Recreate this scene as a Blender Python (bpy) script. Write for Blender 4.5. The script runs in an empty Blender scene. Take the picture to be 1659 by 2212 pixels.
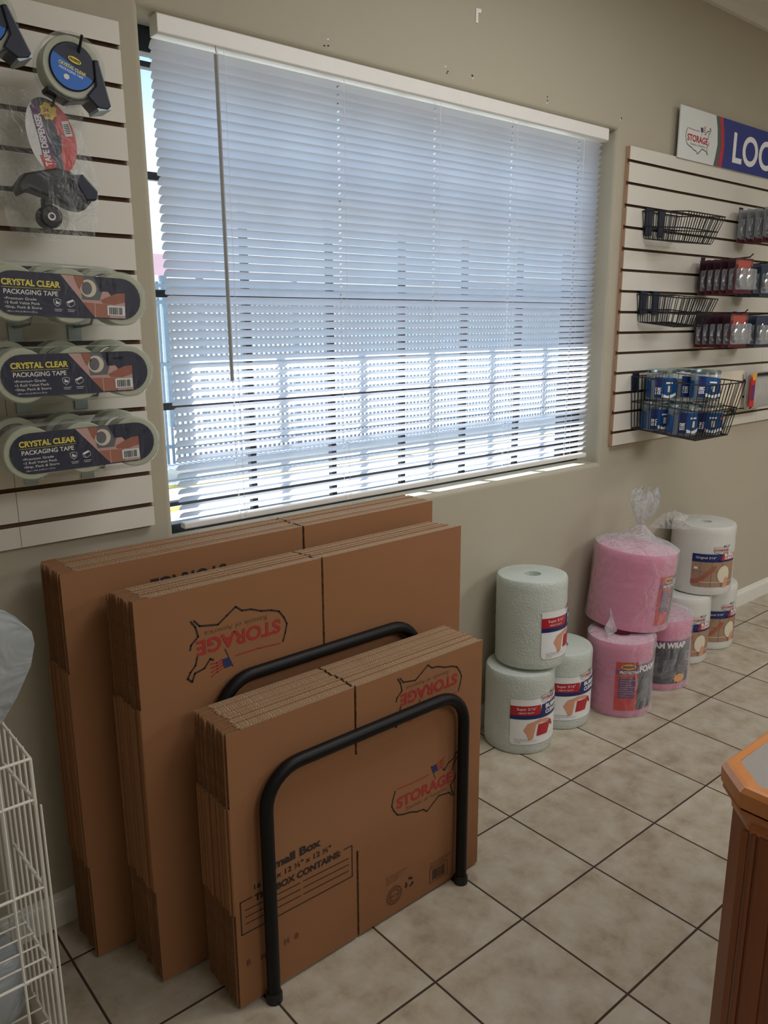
import bpy, bmesh, math, random
from mathutils import Vector, Matrix
random.seed(7)
S = bpy.context.scene
COL = S.collection
PI = math.pi

def lin(c):
    return tuple(((v/255)/12.92 if v/255 <= .04045 else ((v/255+.055)/1.055)**2.4) for v in c)

# ------------------------------------------------------------------ camera
W, H, F = 1659, 2212, 1719.1
cam_d = bpy.data.cameras.new('camera'); cam = bpy.data.objects.new('camera', cam_d); COL.objects.link(cam)
cam_d.sensor_fit = 'HORIZONTAL'; cam_d.sensor_width = 36.0; cam_d.lens = F*36.0/W
cam_d.clip_start = .02; cam_d.clip_end = 200
yaw, pit, roll = .70304, -.23262, -.00462
Fv = Vector((math.sin(yaw)*math.cos(pit), math.cos(yaw)*math.cos(pit), math.sin(pit)))
Rv = Vector((math.cos(yaw), -math.sin(yaw), 0)); Uv = Rv.cross(Fv)
c_, s_ = math.cos(roll), math.sin(roll)
Rv, Uv = c_*Rv+s_*Uv, -s_*Rv+c_*Uv
M = Matrix.Identity(4)
for i in range(3):
    M[i][0] = Rv[i]; M[i][1] = Uv[i]; M[i][2] = -Fv[i]
M.translation = Vector((-.7835, -1.8022, 1.4374))
cam.matrix_world = M
S.camera = cam

# ------------------------------------------------------------------ light
S.view_settings.view_transform = 'Standard'; S.view_settings.look = 'None'
S.view_settings.gamma = 1; S.view_settings.use_curve_mapping = False
S.view_settings.exposure = 0.0
SUN = 13.0
SKY = 1.4
sd = bpy.data.lights.new('sun', 'SUN'); sd.energy = SUN; sd.angle = math.radians(.6); sd.color = (1, .96, .9)
so = bpy.data.objects.new('sun', sd); COL.objects.link(so); so.location = (-3, 6, 8)
so.rotation_euler = Vector((.65, -1, -1.7)).to_track_quat('-Z', 'Y').to_euler()
def area(name, loc, sx, sy, e, col, rot=(0, 0, 0)):
    d = bpy.data.lights.new(name, 'AREA'); d.shape = 'RECTANGLE'; d.size = sx; d.size_y = sy; d.energy = e; d.color = col
    o = bpy.data.objects.new(name, d); COL.objects.link(o); o.location = loc; o.rotation_euler = rot
    return o
area('ceiling_lamp', (3.9, -2.5, 2.63), 1.2, .6, 31, (1, .995, .985))
area('ceiling_lamp', (3.4, -4.2, 2.63), 1.2, .6, 36, (1, .995, .985))
area('ceiling_lamp', (0.5, -3.4, 2.63), 1.2, .6, 26, (1, .995, .985))
area('ceiling_lamp', (1.1, -1.15, 2.63), 1.2, .6, 18, (1, .995, .985))

wd = bpy.data.worlds.new('sky'); S.world = wd; wd.use_nodes = True
nt = wd.node_tree; nt.nodes.clear()
o_ = nt.nodes.new('ShaderNodeOutputWorld'); bg = nt.nodes.new('ShaderNodeBackground')
tc = nt.nodes.new('ShaderNodeTexCoord'); sx = nt.nodes.new('ShaderNodeSeparateXYZ')
rp = nt.nodes.new('ShaderNodeValToRGB'); nz = nt.nodes.new('ShaderNodeTexNoise'); cr = nt.nodes.new('ShaderNodeValToRGB')
mx = nt.nodes.new('ShaderNodeMixRGB')
nt.links.new(tc.outputs['Generated'], sx.inputs[0]); nt.links.new(sx.outputs['Z'], rp.inputs[0])
rp.color_ramp.elements[0].position = .0; rp.color_ramp.elements[0].color = (.72, .88, 1.0, 1)
rp.color_ramp.elements[1].position = .6; rp.color_ramp.elements[1].color = (.16, .45, .95, 1)
e = rp.color_ramp.elements.new(.22); e.color = (.36, .68, 1.0, 1)
nt.links.new(tc.outputs['Generated'], nz.inputs['Vector']); nz.inputs['Scale'].default_value = 3.5; nz.inputs['Detail'].default_value = 6
cr.color_ramp.elements[0].position = .45; cr.color_ramp.elements[0].color = (0, 0, 0, 1)
cr.color_ramp.elements[1].position = .68; cr.color_ramp.elements[1].color = (1, 1, 1, 1)
nt.links.new(nz.outputs['Fac'], cr.inputs[0]); nt.links.new(cr.outputs[0], mx.inputs[0])
nt.links.new(rp.outputs[0], mx.inputs[1]); mx.inputs[2].default_value = (.95, .98, 1, 1)
nt.links.new(mx.outputs[0], bg.inputs[0]); bg.inputs[1].default_value = SKY
nt.links.new(bg.outputs[0], o_.inputs[0])

# ------------------------------------------------------------------ materials
MATS = {}
def mat(name, rgb, rough=.6, metal=0, spec=.5, noise=None, bump=None, trans=None, emit=None, coat=0, stretch=(1, 1, 1), alpha=None):
    """rgb sRGB 0-255; noise=(scale, rgb2, amount); bump=(scale, strength, distance)"""
    if name in MATS: return MATS[name]
    m = bpy.data.materials.new(name); m.use_nodes = True; MATS[name] = m
    n = m.node_tree.nodes; l = m.node_tree.links; b = n['Principled BSDF']
    b.inputs['Base Color'].default_value = (*lin(rgb), 1); b.inputs['Roughness'].default_value = rough
    b.inputs['Metallic'].default_value = metal; b.inputs['Specular IOR Level'].default_value = spec
    b.inputs['Coat Weight'].default_value = coat
    tcn = n.new('ShaderNodeTexCoord'); mp = n.new('ShaderNodeMapping'); mp.inputs['Scale'].default_value = stretch
    l.new(tcn.outputs['Object'], mp.inputs[0])
    ns = n.new('ShaderNodeTexNoise'); l.new(mp.outputs[0], ns.inputs['Vector'])
    sc, c2, am = noise if noise else (30, tuple(min(255, v*1.06) for v in rgb), .6)
    ns.inputs['Scale'].default_value = sc; ns.inputs['Detail'].default_value = 5
    mxn = n.new('ShaderNodeMixRGB'); mxn.inputs[1].default_value = (*lin(rgb), 1); mxn.inputs[2].default_value = (*lin(c2), 1)
    ml = n.new('ShaderNodeMath'); ml.operation = 'MULTIPLY'; ml.inputs[1].default_value = am
    l.new(ns.outputs['Fac'], ml.inputs[0]); l.new(ml.outputs[0], mxn.inputs[0]); l.new(mxn.outputs[0], b.inputs['Base Color'])
    if bump:
        nb = n.new('ShaderNodeTexNoise'); nb.inputs['Scale'].default_value = bump[0]; nb.inputs['Detail'].default_value = 3
        l.new(mp.outputs[0], nb.inputs['Vector'])
        bp = n.new('ShaderNodeBump'); bp.inputs['Strength'].default_value = bump[1]; bp.inputs['Distance'].default_value = bump[2]
        l.new(nb.outputs['Fac'], bp.inputs['Height']); l.new(bp.outputs[0], b.inputs['Normal'])
    if trans:   # share of light let through
        tr = n.new('ShaderNodeBsdfTranslucent'); l.new(mxn.outputs[0], tr.inputs[0])
        ms = n.new('ShaderNodeMixShader'); ms.inputs[0].default_value = trans
        l.new(b.outputs[0], ms.inputs[1]); l.new(tr.outputs[0], ms.inputs[2]); l.new(ms.outputs[0], n['Material Output'].inputs[0])
    if alpha is not None:
        tp = n.new('ShaderNodeBsdfTransparent'); ms = n.new('ShaderNodeMixShader'); ms.inputs[0].default_value = alpha
        l.new(tp.outputs[0], ms.inputs[1]); l.new(b.outputs[0], ms.inputs[2]); l.new(ms.outputs[0], n['Material Output'].inputs[0])
    return m

def film(name, rgb, a_face, a_edge, rough=.08, bump=None):
    """thin clear plastic: see-through face on, more visible at grazing angles and in creases"""
    m = bpy.data.materials.new(name); m.use_nodes = True; MATS[name] = m
    n = m.node_tree.nodes; l = m.node_tree.links; b = n['Principled BSDF']
    b.inputs['Base Color'].default_value = (*lin(rgb), 1); b.inputs['Roughness'].default_value = rough; b.inputs['Specular IOR Level'].default_value = .8
    lw = n.new('ShaderNodeLayerWeight'); lw.inputs[0].default_value = .35
    mr = n.new('ShaderNodeMapRange'); mr.inputs['To Min'].default_value = a_face; mr.inputs['To Max'].default_value = a_edge
    l.new(lw.outputs['Facing'], mr.inputs[0])
    if bump:
        tcn = n.new('ShaderNodeTexCoord'); nb = n.new('ShaderNodeTexNoise'); nb.inputs['Scale'].default_value = bump[0]
        nb.inputs['Detail'].default_value = 3; nb.inputs['Distortion'].default_value = 1.5
        l.new(tcn.outputs['Object'], nb.inputs['Vector'])
        bp = n.new('ShaderNodeBump'); bp.inputs['Strength'].default_value = bump[1]; bp.inputs['Distance'].default_value = bump[2]
        l.new(nb.outputs['Fac'], bp.inputs['Height']); l.new(bp.outputs[0], b.inputs['Normal']); l.new(bp.outputs[0], lw.inputs['Normal'])
    tp = n.new('ShaderNodeBsdfTransparent'); ms = n.new('ShaderNodeMixShader')
    l.new(mr.outputs[0], ms.inputs[0]); l.new(tp.outputs[0], ms.inputs[1]); l.new(b.outputs[0], ms.inputs[2])
    l.new(ms.outputs[0], n['Material Output'].inputs[0])
    return m

mat('wall_paint', (182, 175, 156), .85, noise=(6, (177, 169, 152), .7), bump=(120, .15, .002))
mat('ceiling_white', (225, 222, 218), .9, bump=(90, .3, .003))
mat('trim_white', (222, 220, 212), .45)
mat('melamine', (224, 220, 209), .45, noise=(3, (216, 212, 202), .6))
mat('groove_brown', (112, 84, 62), .8, noise=(160, (88, 62, 44), .8))
mat('mdf_edge', (190, 158, 132), .8, noise=(200, (165, 130, 104), .8))
mat('bronze', (34, 38, 44), .35, metal=.2)
mat('slat_white', (232, 233, 240), .5, trans=.62, noise=(4, (226, 228, 238), .4))
mat('blind_white', (232, 230, 226), .4)
mat('cord_white', (235, 235, 235), .7)
mat('wand_grey', (168, 168, 166), .3, noise=(30, (150, 150, 148), .5))
mat('kraft', (152, 106, 70), .8, noise=(5, (142, 97, 62), .8), stretch=(1, 1, 1), bump=(300, .06, .0008))
mat('ink_black', (44, 36, 34), .7); mat('ink_red', (158, 48, 44), .7); mat('ink_blue', (40, 46, 92), .7)
mat('ink_grey', (120, 82, 66), .7); mat('ink_smudge', (104, 66, 44), .8)
mat('slot_dark', (38, 24, 16), .9)
mat('black_metal', (10, 10, 11), .5, spec=.3, bump=(200, .1, .0005))
mat('black_wire', (14, 15, 20), .4)
mat('dark_plastic', (26, 34, 56), .4); mat('black_plastic', (20, 22, 26), .4)
mat('chrome', (205, 208, 212), .18, metal=1); mat('zinc', (150, 165, 170), .35, metal=.7)
mat('white_wire', (226, 224, 214), .45)
mat('white_plastic', (228, 228, 224), .5)
mat('bubble_wrap', (234, 240, 232), .32, trans=.25, noise=(9, (204, 216, 208), .8), bump=(150, .8, .003))
mat('bubble_wrap_fine', (240, 240, 236), .35, trans=.2, noise=(9, (220, 221, 214), .8), bump=(240, .45, .0015))
mat('pink_foam', (244, 168, 196), .55, trans=.2, noise=(3, (232, 138, 178), .8), stretch=(1, 1, 8), bump=(60, .25, .002))
mat('label_white', (228, 230, 230), .4); mat('label_navy', (26, 40, 98), .4); mat('label_dark', (17, 23, 58), .35)
mat('label_red', (176, 34, 44), .4); mat('label_brightred', (205, 42, 36), .35); mat('label_purple', (98, 44, 110), .4)
mat('label_text', (236, 236, 236), .5); mat('label_yellow', (232, 214, 74), .4); mat('label_orange', (238, 168, 60), .4)
mat('photo_skin', (206, 150, 118), .5); mat('photo_skin_dark', (158, 92, 72), .5); mat('photo_pink', (196, 158, 152), .5)
mat('photo_tile', (158, 128, 104), .5); mat('photo_plate', (214, 206, 184), .5); mat('photo_grey', (98, 98, 106), .5)
mat('photo_dark', (34, 34, 40), .45, noise=(14, (90, 92, 102), .6)); mat('photo_kraft', (166, 104, 82), .5)
mat('text_grey', (110, 108, 112), .6); mat('text_black', (24, 24, 28), .6)
mat('tape_clear', (214, 218, 196), .25, trans=.3, noise=(60, (196, 200, 176), .6), stretch=(1, 1, 1))
mat('tape_core', (22, 32, 56), .5); mat('dispenser_blue', (0, 104, 205), .35)
mat('sign_white', (222, 226, 226), .45); mat('sign_blue', (42, 56, 134), .45); mat('sign_green', (84, 96, 92), .5); mat('sign_red', (184, 48, 66), .5)
mat('oak', (196, 120, 62), .35, noise=(5, (160, 88, 40), 1.0), stretch=(1, 1, 12), coat=.2)
mat('oak_flat', (214, 144, 84), .3, noise=(6, (184, 112, 58), 1.0), stretch=(1, 10, 1), coat=.3)
mat('oak_dark', (158, 94, 52), .4, noise=(9, (118, 62, 32), 1.0), stretch=(3, 3, .35), bump=(60, .15, .001))
mat('laminate', (158, 152, 146), .35, noise=(400, (146, 140, 134), .8))
mat('can_blue', (16, 78, 140), .3, noise=(12, (12, 58, 110), .6)); mat('can_steel', (170, 190, 196), .2, metal=.9)
mat('card_red', (120, 38, 52), .4, noise=(20, (52, 30, 44), 1.0)); mat('card_dark', (44, 30, 42), .4, noise=(20, (84, 34, 50), .8))
mat('card_orange', (182, 84, 72), .4); mat('card_navy', (30, 44, 72), .4, noise=(20, (70, 84, 100), .8)); mat('card_grey', (150, 152, 156), .4)
mat('card_brown', (120, 88, 66), .4)
mat('glove_cream', (224, 212, 192), .6); mat('glove_grey', (196, 194, 190), .6, noise=(25, (150, 150, 150), .9))
mat('concrete', (216, 214, 206), .9, noise=(2, (200, 196, 188), .8)); mat('paving', (206, 206, 204), .9)
mat('yellow_paint', (236, 196, 60), .8); mat('fence_metal', (120, 136, 150), .5)
mat('pink_sign', (240, 190, 196), .5); mat('stucco_dark', (70, 62, 58), .9, noise=(8, (54, 48, 46), .8)); mat('building_blue', (150, 170, 190), .8)
mat('eave_grey', (150, 148, 144), .9)
mat('hole_dark', (40, 34, 28), .9); mat('paper_white', (238, 236, 230), .7)
film('shrink_film', (220, 228, 226), .02, .5, .1, bump=(25, .5, .01))
film('bag_film', (224, 228, 232), .16, .85, .12, bump=(22, .9, .02))
film('bag_white', (190, 198, 204), .55, .85, .3, bump=(9, .8, .03))
film('roll_film', (232, 232, 236), .05, .6, .07, bump=(13, .9, .025))
film('gun_bag', (216, 222, 226), .06, .65, .1, bump=(24, .9, .02))
film('blister', (200, 206, 214), .12, .7, .05)
film('jar_clear', (190, 205, 210), .15, .7, .06)

def floor_mat():
    m = bpy.data.materials.new('floor_tile'); m.use_nodes = True
    n = m.node_tree.nodes; l = m.node_tree.links; b = n['Principled BSDF']; b.inputs['Roughness'].default_value = .38
    b.inputs['Specular IOR Level'].default_value = .35
    tcn = n.new('ShaderNodeTexCoord'); sep = n.new('ShaderNodeSeparateXYZ'); l.new(tcn.outputs['Object'], sep.inputs[0])
    T = .29848
    def cell(out, off):
        a = n.new('ShaderNodeMath'); a.operation = 'SUBTRACT'; a.inputs[1].default_value = off; l.new(out, a.inputs[0])
        d = n.new('ShaderNodeMath'); d.operation = 'DIVIDE'; d.inputs[1].default_value = T; l.new(a.outputs[0], d.inputs[0])
        f = n.new('ShaderNodeMath'); f.operation = 'FRACT'; l.new(d.outputs[0], f.inputs[0])
        s = n.new('ShaderNodeMath'); s.operation = 'SUBTRACT'; s.inputs[1].default_value = .5; l.new(f.outputs[0], s.inputs[0])
        ab = n.new('ShaderNodeMath'); ab.operation = 'ABSOLUTE'; l.new(s.outputs[0], ab.inputs[0])
        fl = n.new('ShaderNodeMath'); fl.operation = 'FLOOR'; l.new(d.outputs[0], fl.inputs[0])
        return ab.outputs[0], fl.outputs[0]
    ax, fx = cell(sep.outputs['X'], .86275); ay, fy = cell(sep.outputs['Y'], -.43618)
    mxm = n.new('ShaderNodeMath'); mxm.operation = 'MAXIMUM'; l.new(ax, mxm.inputs[0]); l.new(ay, mxm.inputs[1])
    gr = n.new('ShaderNodeMapRange'); gr.inputs['From Min'].default_value = .4895; gr.inputs['From Max'].default_value = .4925
    l.new(mxm.outputs[0], gr.inputs[0])
    cb = n.new('ShaderNodeCombineXYZ'); l.new(fx, cb.inputs[0]); l.new(fy, cb.inputs[1])
    wn = n.new('ShaderNodeTexWhiteNoise'); l.new(cb.outputs[0], wn.inputs['Vector'])
    ad = n.new('ShaderNodeVectorMath'); ad.operation = 'ADD'; l.new(tcn.outputs['Object'], ad.inputs[0])
    sc = n.new('ShaderNodeVectorMath'); sc.operation = 'SCALE'; sc.inputs[3].default_value = 7; l.new(wn.outputs['Color'], sc.inputs[0]); l.new(sc.outputs[0], ad.inputs[1])
    n1 = n.new('ShaderNodeTexNoise'); n1.inputs['Scale'].default_value = 13; n1.inputs['Detail'].default_value = 6; n1.inputs['Roughness'].default_value = .62; n1.inputs['Distortion'].default_value = .15
    l.new(ad.outputs[0], n1.inputs['Vector'])
    r = n.new('ShaderNodeValToRGB'); l.new(n1.outputs['Fac'], r.inputs[0])
    r.color_ramp.elements[0].position = .3; r.color_ramp.elements[0].color = (*lin((164, 149, 130)), 1)
    r.color_ramp.elements[1].position = .68; r.color_ramp.elements[1].color = (*lin((200, 193, 178)), 1)
    e = r.color_ramp.elements.new(.48); e.color = (*lin((186, 174, 154)), 1)
    mv = n.new('ShaderNodeMixRGB'); mv.blend_type = 'MULTIPLY'; mv.inputs[0].default_value = .10; l.new(r.outputs[0], mv.inputs[1]); l.new(wn.outputs['Value'], mv.inputs[2])
    mg = n.new('ShaderNodeMixRGB'); l.new(gr.outputs[0], mg.inputs[0]); l.new(mv.outputs[0], mg.inputs[1]); mg.inputs[2].default_value = (*lin((70, 56, 44)), 1)
    l.new(mg.outputs[0], b.inputs['Base Color'])
    mrr = n.new('ShaderNodeMapRange'); mrr.inputs['To Min'].default_value = .36; mrr.inputs['To Max'].default_value = .9; l.new(gr.outputs[0], mrr.inputs[0]); l.new(mrr.outputs[0], b.inputs['Roughness'])
    bp = n.new('ShaderNodeBump'); bp.invert = True; bp.inputs['Strength'].default_value = .6; bp.inputs['Distance'].default_value = .003
    l.new(gr.outputs[0], bp.inputs['Height']); l.new(bp.outputs[0], b.inputs['Normal'])
    MATS['floor_tile'] = m
floor_mat()

def edge_mat():
    """cut edge of corrugated board: fine flutes"""
    m = bpy.data.materials.new('kraft_edge'); m.use_nodes = True
    n = m.node_tree.nodes; l = m.node_tree.links; b = n['Principled BSDF']; b.inputs['Roughness'].default_value = .9
    tcn = n.new('ShaderNodeTexCoord'); w = n.new('ShaderNodeTexWave'); w.inputs['Scale'].default_value = 60; w.inputs['Distortion'].default_value = 9; w.inputs['Detail'].default_value = 2
    l.new(tcn.outputs['Object'], w.inputs['Vector'])
    r = n.new('ShaderNodeValToRGB'); l.new(w.outputs['Fac'], r.inputs[0])
    r.color_ramp.elements[0].color = (*lin((118, 92, 70)), 1); r.color_ramp.elements[1].color = (*lin((186, 158, 124)), 1)
    l.new(r.outputs[0], b.inputs['Base Color'])
    MATS['kraft_edge'] = m
edge_mat()

# glass pane
def glass_mat():
    m = bpy.data.materials.new('window_glass'); m.use_nodes = True
    n = m.node_tree.nodes; l = m.node_tree.links; n.remove(n['Principled BSDF'])
    tp = n.new('ShaderNodeBsdfTransparent'); tp.inputs[0].default_value = (.93, .97, .98, 1)
    gl = n.new('ShaderNodeBsdfGlossy'); gl.inputs['Roughness'].default_value = .02
    fr = n.new('ShaderNodeMapRange'); lw = n.new('ShaderNodeLayerWeight'); l.new(lw.outputs['Facing'], fr.inputs[0]); fr.inputs['From Min'].default_value = .5; fr.inputs['To Min'].default_value = .03; fr.inputs['To Max'].default_value = .30; ms = n.new('ShaderNodeMixShader')
    l.new(fr.outputs[0], ms.inputs[0]); l.new(tp.outputs[0], ms.inputs[1]); l.new(gl.outputs[0], ms.inputs[2]); l.new(ms.outputs[0], n['Material Output'].inputs[0])
    MATS['window_glass'] = m
glass_mat()

# ------------------------------------------------------------------ mesh helpers
class MB:
    def __init__(s): s.v = []; s.f = []; s.m = []; s.ms = []
    def mi(s, m):
        if m not in s.ms: s.ms.append(m)
        return s.ms.index(m)
    def add(s, vs, fs, m):
        b = len(s.v); k = s.mi(m); s.v += [tuple(v) for v in vs]
        for f in fs: s.f.append([b+i for i in f]); s.m.append(k)
    def box(s, x0, x1, y0, y1, z0, z1, m, T=None):
        vs = [Vector((x, y, z)) for x in (x0, x1) for y in (y0, y1) for z in (z0, z1)]
        if T: vs = [T @ v for v in vs]
        s.add(vs, [(0, 1, 3, 2), (4, 6, 7, 5), (0, 4, 5, 1), (2, 3, 7, 6), (0, 2, 6, 4), (1, 5, 7, 3)], m)
    def tube(s, pts, r, m, n=8, closed=False, caps=True):
        pts = [Vector(p) for p in pts]; N = len(pts); rings = []
        up = Vector((.13, .2, .97)).normalized()
        prev = None
        for i, p in enumerate(pts):
            a = pts[i-1] if (i or closed) else p; b = pts[(i+1) % N] if (i < N-1 or closed) else p
            d = (b-a).normalized()
            if prev is None:
                x = d.cross(up);
                if x.length < .1: x = d.cross(Vector((1, 0, 0)))
            else: x = prev-d*prev.dot(d)
            x.normalize(); prev = x; y = d.cross(x)
            rr = r[i] if isinstance(r, (list, tuple)) else r
            rings.append([p+rr*(math.cos(2*PI*k/n)*x+math.sin(2*PI*k/n)*y) for k in range(n)])
        vs = [v for q in rings for v in q]; fs = []
        for i in range(N if closed else N-1):
            j = (i+1) % N
            for k in range(n): fs.append((i*n+k, i*n+(k+1) % n, j*n+(k+1) % n, j*n+k))
        if caps and not closed: fs += [tuple(range(n))[::-1], tuple((N-1)*n+k for k in range(n))]
        s.add(vs, fs, m)
    def lathe(s, prof, m, n=32, T=None, jit=0, a0=0, a1=2*PI):
        """prof [(r,z)] about z; m may be one material or one per segment"""
        full = abs(a1-a0-2*PI) < 1e-6; nn = n if full else n+1
        vs = []
        for r, z in prof:
            for k in range(nn):
                a = a0+(a1-a0)*k/n; rr = r*(1+jit*(random.random()-.5)) if jit else r
                v = Vector((rr*math.cos(a), rr*math.sin(a), z)); vs.append(T @ v if T else v)
        b = len(s.v); s.v += [tuple(v) for v in vs]
        for i in range(len(prof)-1):
            mm = m[i] if isinstance(m, list) else m; k_ = s.mi(mm)
            for k in range(n):
                k2 = (k+1) % nn
                s.f.append([b+i*nn+k, b+i*nn+k2, b+(i+1)*nn+k2, b+(i+1)*nn+k]); s.m.append(k_)
    def prism(s, poly, f, m, mside=None):
        """poly 2D list; f(u,v,t) -> 3D for t in 0,1"""
        n = len(poly); a = [f(u, v, 0) for u, v in poly]; b = [f(u, v, 1) for u, v in poly]
        s.add(a+b, [tuple(range(n)), tuple(range(2*n-1, n-1, -1))], m)
        s.add(a+b, [(i, (i+1) % n, n+(i+1) % n, n+i) for i in range(n)], mside or m)
    def build(s, name, parent=None, smooth=False, bevel=0, seg=2, weld=True):
        me = bpy.data.meshes.new(name); me.from_pydata(s.v, [], s.f)
        for m in s.ms: me.materials.append(MATS[m])
        for p, k in zip(me.polygons, s.m): p.material_index = k
        if weld:
            bm = bmesh.new(); bm.from_mesh(me); bmesh.ops.remove_doubles(bm, verts=bm.verts, dist=1e-5)
            bmesh.ops.recalc_face_normals(bm, faces=bm.faces); bm.to_mesh(me); bm.free()
        if smooth:
            for p in me.polygons: p.use_smooth = True
            try: me.set_sharp_from_angle(angle=math.radians(40))
            except Exception: pass
        o = bpy.data.objects.new(name, me); COL.objects.link(o)
        if parent: o.parent = parent
        if bevel:
            md = o.modifiers.new('bevel', 'BEVEL'); md.width = bevel; md.segments = seg; md.limit_method = 'ANGLE'; md.angle_limit = math.radians(50)
        return o

def tag(o, label, cat, group=None, kind=None):
    o['label'] = label; o['category'] = cat
    if group: o['group'] = group
    if kind: o['kind'] = kind
    return o
def thing(name, label, cat, loc=(0, 0, 0), rot=(0, 0, 0), group=None):
    o = bpy.data.objects.new(name, None); COL.objects.link(o); o.location = loc; o.rotation_euler = rot; o.empty_display_size = .05
    return tag(o, label, cat, group)
def struct(o): o['kind'] = 'structure'; return o
def kids(o): return KIDS.get(o.name, [])
def dup(root, loc, rot=None, label=None, group=None):
    r = root.copy(); COL.objects.link(r); r.location = loc
    if rot: r.rotation_euler = rot
    if label: r['label'] = label
    if group: r['group'] = group
    for ch in list(root.children):
        c = ch.copy(); COL.objects.link(c); c.parent = r
        for g in list(ch.children):
            d = g.copy(); COL.objects.link(d); d.parent = c
    return r

# ---- flat artwork: lists of (polygon, material, layer)
TXT = {}
def text2d(s, x, y, h, mat_, w=None, bold=0, layer=2, rot=0, align='L'):
    """tris of a string: baseline start (x,y), cap height h, optional total width w"""
    key = (s, bold)
    if key not in TXT:
        c = bpy.data.curves.new('t', 'FONT'); c.body = s; c.size = 1; c.offset = bold; c.resolution_u = 5
        o = bpy.data.objects.new('t', c); COL.objects.link(o)
        dg = bpy.context.evaluated_depsgraph_get(); dg.update()
        me = bpy.data.meshes.new_from_object(o.evaluated_get(dg))
        vs = [(v.co.x, v.co.y) for v in me.vertices]; fs = [list(p.vertices) for p in me.polygons]
        bpy.data.objects.remove(o); bpy.data.curves.remove(c); bpy.data.meshes.remove(me)
        x0 = min(v[0] for v in vs); x1 = max(v[0] for v in vs)
        TXT[key] = ([(v[0]-x0, v[1]) for v in vs], fs, x1-x0)
    vs, fs, wd_ = TXT[key]; k = h/.70
    kx = (w/wd_) if w else k; W_ = wd_*kx
    ox = {'L': 0, 'C': -W_/2, 'R': -W_}[align]
    cr_, sr_ = math.cos(rot), math.sin(rot); out = []
    P = [((a*kx+ox)*cr_-b*k*sr_+x, (a*kx+ox)*sr_+b*k*cr_+y) for a, b in vs]
    for f in fs: out.append(([P[i] for i in f], mat_, layer))
    return out
def rect(x0, y0, x1, y1, m, layer=1): return [([(x0, y0), (x1, y0), (x1, y1), (x0, y1)], m, layer)]
def poly(pts, m, layer=1): return [(pts, m, layer)]
def oval(x, y, rx, ry, m, layer=1, n=18): return [([(x+rx*math.cos(2*PI*k/n), y+ry*math.sin(2*PI*k/n)) for k in range(n)], m, layer)]
def stroke(pts, w, m, layer=1):
    out = []
    for (a, b), (c, d) in zip(pts[:-1], pts[1:]):
        L = math.hypot(c-a, d-b) or 1e-6; nx, ny = -(d-b)/L*w/2, (c-a)/L*w/2; ex, ey = (c-a)/L*w*.3, (d-b)/L*w*.3
        out.append(([(a+nx-ex, b+ny-ey), (a-nx-ex, b-ny-ey), (c-nx+ex, d-ny+ey), (c+nx+ex, d+ny+ey)], m, layer))
    return out
def xf(items, k=1, dx=0, dy=0, rot=0):
    c, s = math.cos(rot), math.sin(rot)
    return [([((x*c-y*s)*k+dx, (x*s+y*c)*k+dy) for x, y in p], m, l) for p, m, l in items]
def map_logo(flag=True, red='ink_red', blk='ink_black', gry='ink_grey', blue='ink_blue', lw=.017):
    it = []
    it += stroke([(.44, -.29), (.40, -.23), (.38, -.14), (.45, -.08), (.46, -.04)], lw, blk)
    it += stroke([(.41, -.29), (.36, -.23), (.19, -.20), (.10, -.26), (.01, -.32), (-.05, -.27), (-.14, -.26), (-.24, -.22), (-.35, -.20), (-.43, -.17), (-.48, -.10), (-.51, -.03), (-.49, .05), (-.46, .13)], lw, blk)
    it += stroke([(.03, .13), (-.2, .125), (-.43, .14)], lw*.7, red)
    it += stroke([(.40, .04), (.42, .11), (.47, .16), (.50, .21), (.46, .25), (.43, .18), (.34, .16), (.28, .09), (.25, .11)], lw, blk)
    it += text2d('STORAGE', -.44, -.095, .125, red, w=.84, bold=.03)
    it += text2d('Rentals of America', -.30, -.17, .045, gry, w=.62)
    if flag:
        it += poly([(.07, .21), (.10, .12), (.17, .13), (.15, .215)], blue, 2)
        for k in range(4):
            a = .125+k*.028
            it += stroke([(.165, a), (.22, a+.02), (.28, a+.012+.012*k)], .013, red)
        it += stroke([(.135, .04), (.065, .22)], .008, blk)
    return it
def packrite(x, y, w, h, rot=0, m='label_yellow'):
    it = oval(0, 0, w/2+w*.03, h/2+w*.03, 'text_black', 2)+oval(0, 0, w/2, h/2, m, 3)
    it += text2d('PACKRITE', 0, -h*.17, h*.36, 'text_black', w=w*.78, bold=.05, layer=4, align='C')
    return xf(it, 1, x, y, rot)
def clip(p, a, b):
    for s, lim in ((1, a), (-1, b)):
        q = []
        for i in range(len(p)):
            A, B = p[i-1], p[i]; da, db = s*(A[0]-lim), s*(B[0]-lim)
            if (da >= 0) != (db >= 0):
                t = da/(da-db); q.append((A[0]+(B[0]-A[0])*t, A[1]+(B[1]-A[1])*t))
            if db >= 0: q.append(B)
        p = q
        if len(p) < 3: return []
    return p
def art(items, f, name, parent, strip=None, lift=.00025):
    """f(u, v, d) -> 3D point d metres out of the surface"""
    b = MB()
    for p, m, l in items:
        parts = [p]
        if strip:
            u0 = min(q[0] for q in p); u1 = max(q[0] for q in p); parts = []
            k0 = math.floor(u0/strip); k1 = math.ceil(u1/strip)
            if k1-k0 <= 1: parts = [p]
            else:
                for k in range(k0, k1):
                    c = clip(p, k*strip, (k+1)*strip)
                    if c: parts.append(c)
        for c in parts: b.add([f(u, v, l*lift) for u, v in c], [tuple(range(len(c)))], m)
    return b.build(name, parent, weld=False)
plane_xz = lambda x0, y0, z0: (lambda u, v, d: (x0+u, y0-d, z0+v))

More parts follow.
